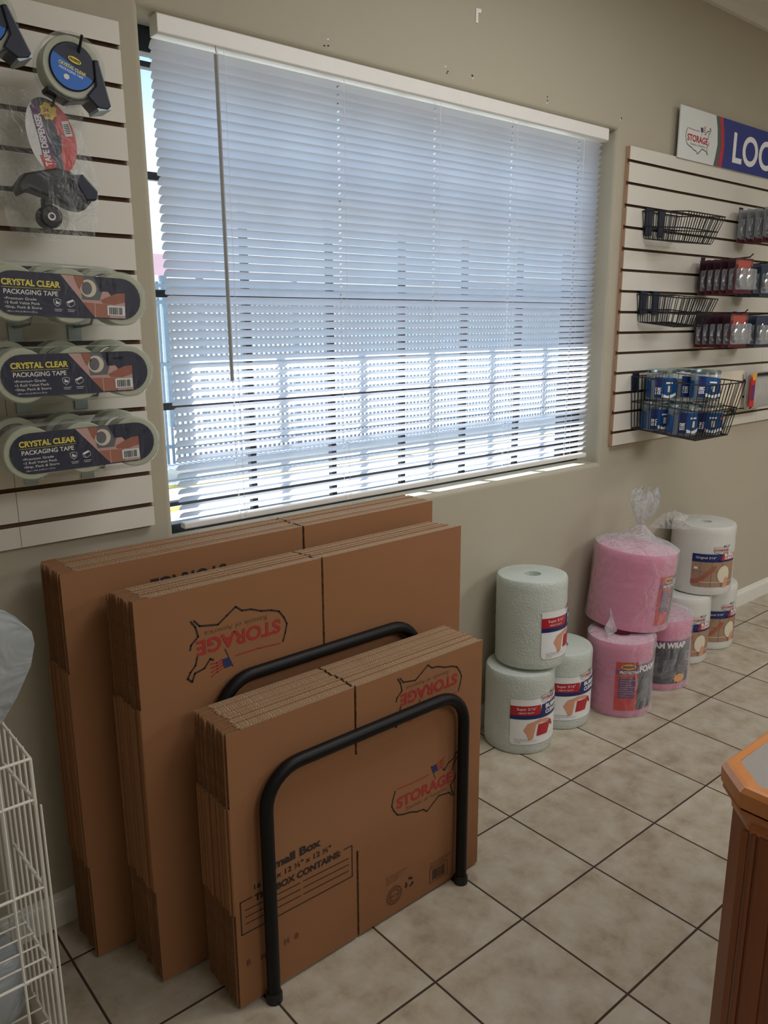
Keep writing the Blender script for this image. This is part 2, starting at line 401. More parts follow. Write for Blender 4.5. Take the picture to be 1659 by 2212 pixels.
# ------------------------------------------------------------------ room shell
CEIL = 2.66; XL, XR, YB = -1.62, 6.6, -5.2
OX0, OX1, OZ0, OZ1 = .057, 1.845, .902, 2.105; DEP = .15
b = MB(); b.box(XL-.1, XR+.1, YB-.1, .0, -.06, 0, 'floor_tile'); struct(b.build('floor'))
b = MB(); b.box(XL-.1, XR+.1, YB-.1, .0, CEIL, CEIL+.06, 'ceiling_white'); struct(b.build('ceiling'))
b = MB()   # window wall with a rounded opening
def ringpts(off, y): return [(OX0-off, y, OZ0-off), (OX1+off, y, OZ0-off), (OX1+off, y, OZ1+off), (OX0-off, y, OZ1+off)]
R_ = .014
prof = [(R_*(1-math.sin(a)), R_*(1-math.cos(a))) for a in [k*PI/8 for k in range(5)]]
rings = [ringpts(o, y) for o, y in prof]+[ringpts(0, DEP)]
outer = [(XL-.1, 0, -.06), (XR+.1, 0, -.06), (XR+.1, 0, CEIL+.06), (XL-.1, 0, CEIL+.06)]
rings = [outer]+rings
vs = [p for q in rings for p in q]
fs = [(i*4+k, i*4+(k+1) % 4, (i+1)*4+(k+1) % 4, (i+1)*4+k) for i in range(len(rings)-1) for k in range(4)]
b.add(vs, fs, 'wall_paint')
back = [(x, DEP, z) for x, y, z in outer]; n_ = len(rings)-1
vs2 = ringpts(0, DEP)+back
b.add(vs2, [(k, (k+1) % 4, 4+(k+1) % 4, 4+k) for k in range(4)], 'wall_paint')
b.add(outer+back, [(k, (k+1) % 4, 4+(k+1) % 4, 4+k) for k in range(4)], 'wall_paint')
struct(b.build('wall_back'))
b = MB(); b.box(XL-.1, XL, YB-.1, 0, 0, CEIL, 'wall_paint'); struct(b.build('wall_left'))
b = MB(); b.box(XR, XR+.1, YB-.1, 0, 0, CEIL, 'wall_paint'); struct(b.build('wall_right'))
b = MB(); b.box(XL, XR, YB-.1, YB, 0, CEIL, 'wall_paint'); struct(b.build('wall_front'))
bp_ = [(0, 0), (.013, 0), (.013, .062), (.011, .070), (.008, .074), (.006, .083), (0, .086)]
b = MB(); b.prism(bp_, lambda u, v, t: (XL+t*(XR-XL), -u-.0005, v), 'trim_white'); struct(b.build('baseboard_back'))
b = MB(); b.box(XL, XR, -.02, 0, CEIL-.03, CEIL, 'trim_white'); struct(b.build('trim_1'))

# window: bronze frame, muntins, glass
b = MB(); fy0, fy1 = .10, .14
b.box(OX0, OX0+.022, fy0, fy1, OZ0, OZ1, 'bronze'); b.box(OX1-.10, OX1, fy0, fy1, OZ0, OZ1, 'bronze')
b.box(OX0+.022, OX1-.10, fy0, fy1, OZ1-.055, OZ1, 'bronze'); b.box(OX0+.022, OX1-.10, fy0, fy1, OZ0, OZ0+.024, 'bronze')
b.box(OX0+.022, OX1-.10, .108, .132, OZ0+.07, OZ0+.082, 'bronze')
b.box(OX0+.022, OX1-.10, .108, .132, OZ1-.085, OZ1-.072, 'bronze')
win = struct(b.build('window_1', bevel=.002))
b = MB()
for k in range(5): b.box(.353+.28*k, .371+.28*k, .112, .128, OZ0+.024, OZ1-.055, 'bronze')
for z in (1.775, 1.503, 1.224): b.box(OX0+.022, OX1-.10, .112, .128, z, z+.018, 'bronze')
b.build('window_muntins', win)
b = MB(); b.box(OX0+.02, OX1-.095, .129, .132, OZ0+.03, OZ1-.05, 'window_glass'); b.build('window_pane', win)

# ------------------------------------------------------------------ mini blind
BX0, BX1, BY = .092, 1.792, .030
bl = thing('window_blind', 'white horizontal mini blind lowered over the whole window', 'blind', ((BX0+BX1)/2, BY, 2.07))
def L_(o): o.parent = bl; o.matrix_parent_inverse = Matrix.Translation(-Vector(bl.location)); return o
b = MB(); hp = [(-.026, 2.066), (-.026, 2.102), (-.022, 2.105), (.014, 2.105), (.014, 2.062), (-.02, 2.062)]
b.prism(hp, lambda u, v, t: (BX0+.008+t*(BX1-BX0), BY+u, v), 'blind_white'); L_(b.build('headrail', bevel=.0015))
TH = math.radians(43); SW = .0256; PITCH = .0204; NS = 54
LAD = [.261, .617, .972, 1.316, 1.667]
def slat(z, j):
    b = MB(); xs = [BX0, BX0+.002, BX0+.006]
    for lx in LAD: xs += [lx-.003, lx+.003]
    xs += [BX1-.006, BX1-.002, BX1]
    ws = [-.5, -.25, -.12, .12, .25, .5]
    ends = {0: .72, 1: .9, 2: 1, len(xs)-3: 1, len(xs)-2: .9, len(xs)-1: .72}
    vs = []
    tj = TH+random.uniform(-.015, .015)
    sag = [random.uniform(-.0006, .0006) for _ in xs]
    for i, x in enumerate(xs):
        k = ends.get(i, 1)
        for w in ws:
            w_ = w*k*SW; cz = .0016*(1-4*w*w)       # crown on the upper/outer side
            y = w_*math.cos(tj)+cz*math.sin(tj); zz = -w_*math.sin(tj)+cz*math.cos(tj)
            vs.append((x, BY+y, z+zz+sag[i]*.6))
    nw = len(ws); fs = []
    for i in range(len(xs)-1):
        hole = (i >= 3 and i <= 11 and (i-3) % 2 == 0)
        for k in range(nw-1):
            if hole and k == 2: continue
            fs.append((i*nw+k, (i+1)*nw+k, (i+1)*nw+k+1, i*nw+k+1))
    b.add(vs, fs, 'slat_white')
    return L_(b.build('slat', smooth=True, weld=False))
for k in range(NS): slat(2.046-PITCH*k-.0, k)
b = MB(); z = 2.046-PITCH*NS-.004
b.box(BX0+.004, BX1-.004, BY-.012, BY+.012, z-.010, z+.006, 'blind_white'); L_(b.build('bottom_rail', bevel=.003)); ZB = z
for lx in LAD:
    b = MB()
    for yy in (-.0135, .0135): b.tube([(lx+.010, BY+yy, 2.062), (lx+.010, BY+yy, ZB)], .0006, 'cord_white', 5)
    b.tube([(lx, BY, 2.062), (lx, BY, ZB)], .0007, 'cord_white', 5)
    b.tube([(lx-.004, BY-.014, ZB+.02), (lx-.002, BY-.016, ZB-.008), (lx+.012, BY-.015, ZB-.006), (lx+.02, BY-.014, ZB+.03)], .0007, 'cord_white', 5)
    L_(b.build('ladder_cord'))
b = MB(); b.tube([(.238, BY-.032, 2.062), (.238, BY-.036, 2.045)], .0012, 'chrome', 6)
b.tube([(.236, BY-.037, 2.042), (.238, BY-.037, 1.298)], .0047, 'wand_grey', 6)
L_(b.build('tilt_wand'))

# ------------------------------------------------------------------ outside
b = MB(); b.box(-12, 40, .16, 60, -.16, -.1, 'concrete'); struct(b.build('ground'))
b = MB(); b.box(-1, 30, 5.6, 5.9, -.1, .02, 'paving'); tag(b.build('kerb', bevel=.02), 'pale concrete kerb outside in front of the metal fence', 'kerb')
b = MB()
for k in range(2): b.box(-2, 12, 4.35+k*.9, 4.47+k*.9, -.1, -.094, 'yellow_paint')
tag(b.build('parking_line'), 'yellow painted line on the paving outside the window', 'line')
fn = thing('metal_fence', 'grey metal picket fence outside beyond the window', 'fence', (3, 6.4, -.1))
b = MB()
for z_ in (1.92, 1.75, 1.10, .20): b.box(-6, 22, -.02, .02, z_+.1-.1, z_+.04, 'fence_metal')
b.build('rail', fn)
for s in range(7):
    b = MB()
    for k in range(44): x = -4+s*2.9+k*.066; b.box(x, x+.03, -.01, .01, .02, 1.98, 'fence_metal')
    b.build('picket_panel', fn)
    b = MB(); x = -4+s*2.9-.06; b.box(x, x+.06, -.03, .03, 0, 2.08, 'fence_metal'); b.build('post', fn)
b = MB(); b.box(4.46, 5.5, 9.6, 9.7, 2.14, 2.44, 'pink_sign'); b.box(4.6, 4.7, 9.62, 9.68, -.1, 2.14, 'fence_metal'); b.box(5.2, 5.3, 9.62, 9.68, -.1, 2.14, 'fence_metal')
tag(b.build('roadside_sign'), 'plain pink sign board outside beyond the fence', 'sign')
b = MB(); b.box(20, 40, 16, 24, -.1, 2.6, 'building_blue'); b.box(19.8, 40.2, 15.8, 24.2, 2.6, 2.8, 'eave_grey')
tag(b.build('distant_building'), 'low grey blue building far beyond the fence', 'building')
b = MB(); b.box(-4, 7, 0.15, 1.30, 3.51, 3.66, 'eave_grey'); struct(b.build('canopy'))

# ------------------------------------------------------------------ slatwall panels
P_ = .0762; ZG0 = 2.0845; PT, PBt = 2.058, .966
def slat_panel(x0, x1, label):
    pr = [(-.0002, PBt), (-.019, PBt)]; mats_ = []
    for i in range(14, 0, -1):
        zc = ZG0-P_*i
        pr += [(-.019, zc-.0048), (-.013, zc-.0048), (-.013, zc-.0085), (-.0085, zc-.0085), (-.0085, zc+.0085), (-.013, zc+.0085), (-.013, zc+.0048), (-.019, zc+.0048)]
    pr += [(-.019, PT), (-.0002, PT)]
    n = len(pr); b = MB()
    a = [(x0, y, z) for y, z in pr]; c = [(x1, y, z) for y, z in pr]
    b.add(a+c, [tuple(range(n)), tuple(range(2*n-1, n-1, -1))], 'mdf_edge')
    for i in range(n):
        j = (i+1) % n; m = 'melamine' if (pr[i][0] == -.019 and pr[j][0] == -.019) else 'groove_brown'
        if i in (0, n-2): m = 'mdf_edge'
        b.add([a[i], a[j], c[j], c[i]], [(0, 1, 2, 3)], m)
    return tag(b.build('slatwall'), label, 'slatwall panel')
slat_panel(-.3055, .0015, 'narrow white slatwall panel hanging left of the window, behind the tape packs')
slat_panel(-1.5, -.3065, 'white slatwall panel cut off by the left edge of the photo')
slat_panel(1.902, 3.1065, 'white slatwall panel with wire baskets right of the window')
slat_panel(3.1075, 4.30, 'white slatwall panel mostly beyond the right edge of the photo')

# ------------------------------------------------------------------ LOCKS sign
sg = thing('wall_sign', 'white and blue sign with large white letters above the right slatwall', 'sign', (2.217, -.026, 2.148))
b = MB(); b.box(-.008, 1.6, 0, .005, -.093, .093, 'sign_white'); b.build('sign_board', sg)
def su(x, z): return (x-2.217, z-2.148)
it = poly([su(2.475, 2.241), su(2.52, 2.241), su(2.54, 2.136), su(2.53, 2.055), su(2.481, 2.055), su(2.492, 2.09), su(2.502, 2.136), su(2.494, 2.19)], 'sign_green')
it += poly([su(2.503, 2.241), su(3.8, 2.241), su(3.8, 2.055), su(2.514, 2.055), su(2.524, 2.09), su(2.531, 2.136), su(2.521, 2.19)], 'sign_red', 2)
it += poly([su(2.530, 2.241), su(3.8, 2.241), su(3.8, 2.055), su(2.546, 2.055), su(2.553, 2.09), su(2.557, 2.139), su(2.548, 2.19)], 'sign_blue', 3)
art(it, plane_xz(0, 0, 0), 'sign_stripes', sg)
art(xf(text2d('LOCKS', 0, 0, .112, 'label_text', bold=.022, layer=4, w=.545), 1, 2.630-2.217, 2.088-2.148), plane_xz(0, 0, 0), 'sign_lettering', sg)
art(xf(map_logo(True, 'label_red', 'text_black', 'text_grey', 'label_navy'), .185, 2.35-2.217, 2.142-2.148), plane_xz(0, 0, 0), 'sign_logo', sg)

# ------------------------------------------------------------------ folded boxes
KZ = .0075
def sheet(b, x0, x1, y0, y1, z0, z1, m='kraft'):
    """board with cut (fluted) edges on top/bottom/ends"""
    vs = [(x, y, z) for x in (x0, x1) for y in (y0, y1) for z in (z0, z1)]
    b.add(vs, [(0, 4, 5, 1), (2, 3, 7, 6)], m); b.add(vs, [(0, 1, 3, 2), (4, 6, 7, 5), (0, 2, 6, 4), (1, 5, 7, 3)], 'kraft_edge')
def folded_box(name, label, w, h, slot, z1, z2, t, loc, group=None):
    """closed tube of board in the middle, four loose flaps (front+back layer) above and below"""
    th = t*.44
    r = thing(name, label, 'folded box', loc, group=group)
    b = MB(); n = 5; pr = []
    pr = [(x, y) for x, y in ((.004, -t/2), (w-.004, -t/2))]
    pr += [(w-.004+.004*math.sin(a), -(t/2)*math.cos(a)) for a in [PI*k/6 for k in range(1, 6)]]
    pr += [(w-.004, t/2-.0002), (.004, t/2-.0002)]
    pr += [(.004-.004*math.sin(a), (t/2)*math.cos(a)) for a in [PI*k/6 for k in range(1, 6)]]
    b.prism(pr, lambda u, v, q: (u, v, z1+.0002+q*(z2-z1-.0004)), 'kraft_edge', 'kraft')
    b.build('panel', r)
    for (x0, x1) in ((.003, slot-.003), (slot+.003, w-.002)):
        for (za, zb) in ((0, z1), (z2, h)):
            b = MB(); i = random.uniform(0, .002)
            e = .035 if x0 < .01 else 0; ti = th*.22
            if e: sheet(b, x0+.001, x0+e, -t/2, -t/2+ti, za, zb); sheet(b, x0+.002+i, x0+e, t/2-ti, t/2, za, zb)
            sheet(b, x0+e, x1, -t/2, -t/2+th, za, zb); sheet(b, x0+(e or i), x1-i, t/2-th, t/2, za, zb)
            b.build('flap', r)
    return r
def stack(name, w, h, slot, z1, z2, x0, yf, yb, n, lab_front, lab_mid, lab_back, group, drop=0, skew=0):
    t = (yf-yb)/n*-1; first = None; out = []
    for k in range(n):
        y = yf+t*(k+.5)
        if k == 0:
            first = folded_box(name, lab_front, w, h, slot, z1, z2, t*.94, (x0, y, KZ)); o = first
        else:
            dx = random.uniform(-.004, .004)+skew*k; dh = 1-drop*k/n*random.uniform(.8, 1.1)
            o = dup(first, (x0+dx, y, KZ), (0, 0, 0), lab_mid if k < n-1 else lab_back)
            o.scale = (1, 1, dh*random.uniform(.9955, 1.0))
            o['group'] = group
        o['category'] = 'folded box'; out.append(o)
    first['group'] = group
    return out
small = stack('folded_box', .742, .647, .327, .232, .480, -.110, -.520, -.382, 18,
    'foremost folded small box in the front stack, printed face and writing behind the black hoop',
    'folded small box inside the front stack, only its cut edges showing',
    'rearmost folded small box of the front stack, against the middle black hoop', 'folded small boxes in the front stack')
med = stack('folded_box', .932, .897, .466, .232, .660, -.205, -.345, -.200, 17,
    'foremost folded medium box in the middle stack, with the upside-down map logo',
    'folded medium box inside the middle stack, only its cut edges showing',
    'rearmost folded medium box of the middle stack, in front of the tallest stack', 'folded medium boxes in the middle stack', drop=.02)
large = stack('folded_box', 1.064, .931, .610, .238, .708, -.287, -.180, -.045, 16,
    'foremost folded large box in the tallest stack under the window',
    'folded large box inside the tallest stack, only its cut edges showing',
    'rearmost folded large box of the tallest stack, closest to the wall', 'folded large boxes in the tallest stack')
random.seed(11)
# printing on the foremost boxes
def face(o, y): return lambda u, v, d: (u-o.location.x, y-o.location.y-d, v-o.location.z)
s0, m0, l0 = small[0], med[0], large[0]
it = xf(map_logo(True), .224, .4376, .318)
art(it, face(s0, -.520), 'printed_logo', s0)
art(xf(map_logo(True), .224, .441, .570, PI), face(s0, -.520), 'printed_logo', s0)
it = text2d('Small Box', .022, .3275, .0165, 'ink_black', w=.090, bold=.02)
it = text2d('Small Box', -.026, .305, .0190, 'ink_black', w=.140, bold=.045)
it += text2d('16 \u215c" x 12 \u00bd" x 12 \u00bd"', -.06, .2795, .0125, 'ink_black', w=.202, bold=.025)
it += text2d('THIS BOX CONTAINS:', -.060, .2515, .0150, 'ink_black', w=.228, bold=.045)
it += stroke([(-.066, .265), (-.094, .265), (-.094, .186), (.201, .180), (.201, .262), (.177, .262)], .0030, 'ink_black')
for k in range(3):
    it += stroke([(-.083, .241-k*.0165), (.055, .237-k*.0165)], .0024, 'ink_black')
    it += stroke([(.064, .237-k*.0165), (.190, .233-k*.0165)], .0024, 'ink_black')
art(it, face(s0, -.520), 'printed_writing', s0)
it = []
it += text2d('BURSTING TEST', .304, .116, .0045, 'ink_smudge', w=.07)+text2d('MIN COMB WT', .304, .108, .0045, 'ink_smudge', w=.055)
it += text2d('SIZE LIMIT', .304, .100, .0045, 'ink_smudge', w=.04)
for r0, r1 in ((.0255, .0205), (.0175, .013)):
    n = 28
    for k in range(n):
        a, c = 2*PI*k/n, 2*PI*(k+1)/n
        it.append(([(.331+r0*math.cos(a), .060+r0*math.sin(a)), (.331+r0*math.cos(c), .060+r0*math.sin(c)), (.331+r1*math.cos(c), .060+r1*math.sin(c)), (.331+r1*math.cos(a), .060+r1*math.sin(a))], 'ink_smudge', 1))
it += text2d('BOX', .331, .056, .008, 'ink_smudge', align='C', bold=.02)
for k in range(3):   # recycling arrows
    a = 2*PI*k/3+PI/2
    q = [(.010, -.006), (.0105, .003), (.013, .003), (.008, .0085), (.003, .003), (.0057, .003), (.0055, -.004)]
    it += xf(poly(q, 'ink_black'), 1.25, .381+.001*math.cos(a), .071+.001*math.sin(a), a-PI/6)
for k in range(3): it += stroke([(.452, .088-k*.006), (.53-k*.012, .088-k*.006)], .0022, 'ink_smudge')
it += stroke([(.452, .071), (.514, .071), (.514, .031), (.452, .031), (.452, .071)], .0016, 'ink_black')
random.seed(3)
x = .460
while x < .505: w_ = random.choice((.0012, .002, .003)); it += rect(x, .036, x+w_, .066, 'ink_black'); x += w_+random.choice((.0012, .002))
for cx_, cz_ in ((-.081, .111), (-.046, .105), (.014, .109), (.042, .108)):
    it += text2d(random.choice(('H', 'E', 'B')), cx_-.005, cz_-.006, .013, 'ink_smudge', bold=.04)
art(it, face(s0, -.520), 'printed_stamps', s0)
art(xf(map_logo(True), .25, .03, .76, PI), face(m0, -.345), 'printed_logo', m0)
it = xf(text2d('STORAGE', 0, 0, .03, 'ink_black', w=.19, bold=.03), 1, .10, .885, PI)
art(it, face(l0, -.180), 'printed_writing', l0)

# ------------------------------------------------------------------ black tube rack
rk = thing('box_rack', 'black steel tube rack with hoops holding the folded boxes', 'rack', (.255, -.30, 0))
def hoop(y, top, xa=-.034, xb=.546, rc=.085, tr=.0145):
    o = Vector((.255, -.30, 0)); pts = [(xa, y, .012), (xa, y, .25), (xa, y, top-rc)]
    for k in range(1, 9): a = PI-k*PI/16; pts.append((xa+rc+rc*math.cos(a), y, top-rc+rc*math.sin(a)))
    for k in range(9): a = PI/2-k*PI/16; pts.append((xb-rc+rc*math.cos(a), y, top-rc+rc*math.sin(a)))
    pts += [(xb, y, .25), (xb, y, .012)]
    b = MB(); b.tube([Vector(p)-o for p in pts], tr, 'black_metal', 16)
    h = b.build('hoop', rk, smooth=True)
    for x in (xa, xb):
        b = MB(); b.lathe([(.0, 0), (.0185, 0), (.0185, .018), (.0155, .024), (0, .024)], 'black_plastic', 16, Matrix.Translation(Vector((x, y, 0))-o)); b.build('foot_cap', h, smooth=True)
hoop(-.540, .549); hoop(-.3635, .683)
for x in (-.034, .546):
    b = MB(); b.box(x-.255-.014, x-.255+.014, -.24, .26, 0, .0055, 'black_metal'); b.build('floor_rail', rk)

# ------------------------------------------------------------------ rolls
def roll_base(name, label, cat, r, h, m, loc, rot=(0, 0, 0), group=None, jit=.006, hollow=.03):
    o = thing(name, label, cat, loc, rot, group); b = MB(); n = 64
    pr = [(hollow, .004), (r*.55, .002), (r-.012, 0), (r-.003, .003), (r, .012)]
    k = int(h/.02)
    for i in range(1, k): pr.append((r*(1+random.uniform(-.006, .006)), .012+(h-.024)*i/k))
    pr += [(r, h-.012), (r-.004, h-.003), (r-.014, h)]
    rr = r-.022
    while rr > hollow+.006: pr += [(rr, h-.002), (rr-.004, h-.0005)]; rr -= .011
    pr += [(hollow, h-.003), (hollow, .004)]
    b.lathe(pr, m, n, jit=jit); b.build('wound_sheet', o, smooth=True)
    return o
def cyl(r, zc=0, a0=0): return lambda u, v, d: ((r+.0012+d*3)*math.cos(a0+u/r), (r+.0012+d*3)*math.sin(a0+u/r), v)
def super_label(o, r, a0, L=.24, z0=.040, z1=.205, kind='super'):
    it = []
    c = .012
    it += poly([(0, z0+c), (c*.3, z0+c*.3), (c, z0), (L-c, z0), (L, z0+c), (L, z1), (0, z1)], 'label_white')
    if kind == 'super':
        it += rect(0, .148, L*.44, .183, 'label_red', 2)+rect(0, .134, L, .149, 'label_navy', 2)
        it += poly([(L*.42, .134), (L, .134), (L, .19), (L*.46, .183)], 'label_navy', 3)
        it += text2d('Super 5/16"', .022, .168, .0095, 'label_text', w=.065, layer=4)+text2d('HEAVY DUTY', .028, .155, .006, 'label_text', w=.052, layer=4)
        it += text2d('BUBBLE', L*.52, .166, .014, 'label_text', w=.078, bold=.04, layer=4)+text2d('CUSHION', L*.52, .146, .014, 'label_text', w=.078, bold=.04, layer=4)
        it += poly([(.045, .095), (.06, .118), (.10, .130), (.13, .128), (.15, .12), (.16, .10), (.15, .09), (.14, .112), (.11, .118), (.09, .112), (.085, .085), (.08, .06), (.065, .058), (.055, .08)], 'photo_skin', 2)
        it += poly([(.092, .070), (.138, .070), (.150, .100), (.135, .112), (.098, .112)], 'label_red', 3)+poly([(.138, .070), (.150, .10), (.165, .09), (.17, .07)], 'label_white', 3)
        it += poly([(.138, .112), (.155, .118), (.166, .095), (.158, .092), (.150, .104)], 'label_red', 4)
        it += text2d('For P, Pack & Protect', .018, .0575, .0045, 'text_black', w=.055, layer=4)+text2d('Clinging cushion, light and strong', .018, .052, .0035, 'text_grey', w=.075, layer=4)
        it += text2d('12" x 30\'', .018, .046, .0035, 'text_grey', w=.02, layer=4)
    else:
        it = poly([(0, z0+c), (c*.3, z0+c*.3), (c, z0), (L-c, z0), (L, z0+c), (L, .150), (0, .150)], 'photo_tile', 1)
        it += rect(0, .150, L*.62, .185, 'label_navy', 2)+poly([(L*.58, .158), (L, .158), (L, .185), (L*.62, .185)], 'label_red', 3)+rect(L*.5, .150, L, .159, 'label_navy', 2)
        it += text2d('Original 3/16"', .014, .165, .0095, 'label_text', w=.080, layer=4)
        it += text2d('BUBBLE', L*.66, .175, .011, 'label_text', w=.06, bold=.04, layer=4)+text2d('CUSHION', L*.66, .161, .011, 'label_text', w=.06, bold=.04, layer=4)
        for k in range(3): it += stroke([(.035+k*.045, .040), (.035+k*.045, .150)], .0015, 'photo_grey', 2)
        it += stroke([(0, .062), (L, .062)], .0015, 'label_text', 2)+stroke([(0, .108), (L, .108)], .0012, 'photo_grey', 2)
        it += poly([(.0, .070), (.03, .078), (.06, .105), (.085, .132), (.10, .134), (.096, .12), (.075, .10), (.05, .072), (.02, .056), (.0, .055)], 'photo_skin_dark', 3)
        it += oval(.135, .095, .030, .038, 'photo_plate', 3)+poly([(.13, .04), (.14, .075), (.15, .085), (.158, .07), (.155, .04)], 'photo_skin', 4)
        it += rect(.010, .118, .024, .128, 'label_white', 3)
    it += xf(map_logo(True, 'label_red', 'text_black', 'text_grey', 'label_navy', .02), .075, L*.60, .205)
    return art(it, cyl(r, 0, a0), 'label', o, strip=.006)
def foam_label(o, r, a0, L=.34, redw=.090):
    it = rect(0, .030, redw, .222, 'label_brightred', 1)+rect(redw, .030, L, .200, 'photo_dark', 1)+rect(redw*.9, .186, L, .212, 'label_purple', 2)
    it += rect(.012, .080, redw-.01, .165, 'label_purple', 2)+rect(0, .176, redw, .192, 'label_purple', 2)
    it += packrite(.045, .205, .056, .024, m='label_orange')
    it += text2d('PROTECTIVE', .014, .178, .0105, 'label_text', w=.070, bold=.04, layer=4)
    it += text2d('FOAM WRAP', redw+.004, .183, .0225, 'label_text', w=.165, bold=.05, layer=4)
    for k in range(9): it += stroke([(.018, .160-k*.0088), (.018+.058*(.75+.25*math.sin(k*2.1)), .160-k*.0088)], .0018, 'photo_pink', 3)
    for k in range(3): it += stroke([(.016, .172-k*.006), (.06-k*.012, .172-k*.006)], .0012, 'label_orange', 4)
    it += rect(redw+.02, .06, redw+.06, .15, 'photo_grey', 2)+poly([(redw+.075, .05), (redw+.12, .06), (redw+.13, .14), (redw+.08, .13)], 'photo_grey', 2)
    it += rect(redw+.02, .062, L-.08, .078, 'photo_grey', 3)
    it += stroke([(redw+.185, .12), (redw+.205, .12), (redw+.205, .155), (redw+.185, .155), (redw+.185, .12)], .002, 'label_text', 3)
    st = [((.028 if k % 2 else .022)*math.cos(k*PI/9)+redw+.15, (.020 if k % 2 else .016)*math.sin(k*PI/9)+.052) for k in range(18)]
    it += poly(st, 'label_orange', 4)
    return art(it, cyl(r, 0, a0), 'label', o, strip=.006)
dg = math.radians
RB = [('bubble_wrap_roll', 'clear bubble wrap roll on the floor, nearest the black box rack', .119, .290, 'bubble_wrap', (1.24, -.145, 0), (0, 0, 0), 206),
      ('bubble_wrap_roll', 'clear bubble wrap roll on the floor, between the nearest wrap roll and the pink foam', .119, .290, 'bubble_wrap', (1.482, -.128, 0), (0, 0, 0), 205),
      ('bubble_wrap_roll', 'clear bubble wrap roll standing on top of another beside the box rack', .121, .308, 'bubble_wrap', (1.283, -.150, .2965), (dg(-1.5), dg(1.0), 0), 236)]
for nm, lb, r, h, m, loc, rot, a in RB:
    o = roll_base(nm, lb, 'bubble wrap roll', r, h, m, loc, rot); super_label(o, r, dg(a))
    o['group'] = 'large bubble wrap rolls'
RW = [('fine bubble wrap roll on the floor directly behind the right pink foam roll', .118, (2.345, -.128, 0), 188),
      ('fine bubble wrap roll on the floor, last of the row by the white baseboard', .118, (2.585, -.124, 0), 196),
      ('fine bubble wrap roll standing highest on top of the two far rolls', .130, (2.435, -.150, .302), 192)]
for lb, r, loc, a in RW:
    o = roll_base('bubble_wrap_roll', lb, 'bubble wrap roll', r, .300, 'bubble_wrap_fine', loc, (0, 0, 0)); super_label(o, r, dg(a), L=.20, kind='orig')
    o['group'] = 'small bubble wrap rolls'
pk = [('pink foam wrap roll on the floor below the bagged pink roll', .120, .290, (1.735, -.222, 0), (0, 0, 0), 207, .300),
      ('pink foam wrap roll on the floor with a dark picture label, right of the other', .126, .290, (2.052, -.190, 0), (0, 0, 0), 150, .300),
      ('pink foam wrap roll in a knotted clear bag, on top of two lower rolls', .152, .300, (1.850, -.165, .302), (dg(3.0), dg(3.5), 0), 252, .33)]
PF = []
for lb, r, h, loc, rot, a, L in pk:
    o = roll_base('foam_wrap_roll', lb, 'foam wrap roll', r, h, 'pink_foam', loc, rot, jit=.004, hollow=.036); foam_label(o, r, dg(a), L, .082 if r < .14 else .075); PF.append(o); o['group'] = 'pink foam wrap rolls'
# clear bags around the pink rolls
def bag(o, r, h, tail=False, skirt=.0):
    b = MB(); n = 72; rows = []
    prof = [(r*.9, .002), (r*1.045, .006), (r*1.05, .05), (r*1.035, .12), (r*1.03, .2), (r*1.045, h-.03), (r*1.03, h+.004)]
    if tail: prof += [(r*.80, h+.022), (r*.42, h+.040), (.030, h+.070), (.016, h+.086), (.020, h+.100), (.036, h+.130), (.046, h+.165), (.050, h+.195), (.036, h+.215)]
    else: prof += [(r*.8, h+.006), (.035, h+.004)]
    ph = [random.uniform(0, 6.28) for _ in range(6)]
    vs = []
    for i, (q, z) in enumerate(prof):
        for k in range(n):
            a = 2*PI*k/n; w = .0
            for j, fr in enumerate((3, 5, 9, 14)): w += math.sin(fr*a+ph[j]+z*22)*(.012/(j+1))
            amp = 1 if z < h+.01 else 3.5 if z < h+.1 else 9
            q2 = q*(1+w*amp*.7)
            zz = z+(random.uniform(-.012, .012) if z > h+.12 else 0)+(math.sin(7*a)*.012 if z > h+.19 else 0)
            dx = .03*max(0, z-h-.1)*3 if tail else 0
            vs.append((q2*math.cos(a)+dx, q2*math.sin(a), zz))
    fs = [(i*n+k, i*n+(k+1) % n, (i+1)*n+(k+1) % n, (i+1)*n+k) for i in range(len(prof)-1) for k in range(n)]
    ns = n*6; b.add(vs, fs[:ns], 'roll_film'); b.add(vs, fs[ns:], 'bag_film'); return b.build('clear_bag', o, smooth=True)
bag(PF[0], .122, .290); bag(PF[1], .128, .290); tb = bag(PF[2], .152, .300, True)
def flapf(pts):   # loose corners of the bag film
    b = MB()
    c = [sum(p[i] for p in pts)/len(pts) for i in range(3)]; n = len(pts)
    c[2] += .008; b.add([tuple(c)]+[tuple(p) for p in pts], [(0, 1+i, 1+(i+1) % n) for i in range(n)], 'bag_film'); b.build('bag_tail', PF[2])
flapf([(.02, -.02, .375), (.06, -.05, .43), (.11, -.07, .445), (.17, -.10, .425), (.13, -.10, .405), (.18, -.12, .375), (.10, -.07, .372)])
flapf([(-.03, .0, .41), (-.05, .0, .47), (-.02, -.02, .52), (.01, -.01, .50), (.04, -.03, .54), (.05, -.02, .47), (.02, 0, .43)])
flapf([(-.145, -.03, .05), (-.180, -.04, .085), (-.205, -.05, .10), (-.195, -.05, .06), (-.24, -.06, .03), (-.20, -.06, -.01), (-.15, -.06, .0)])

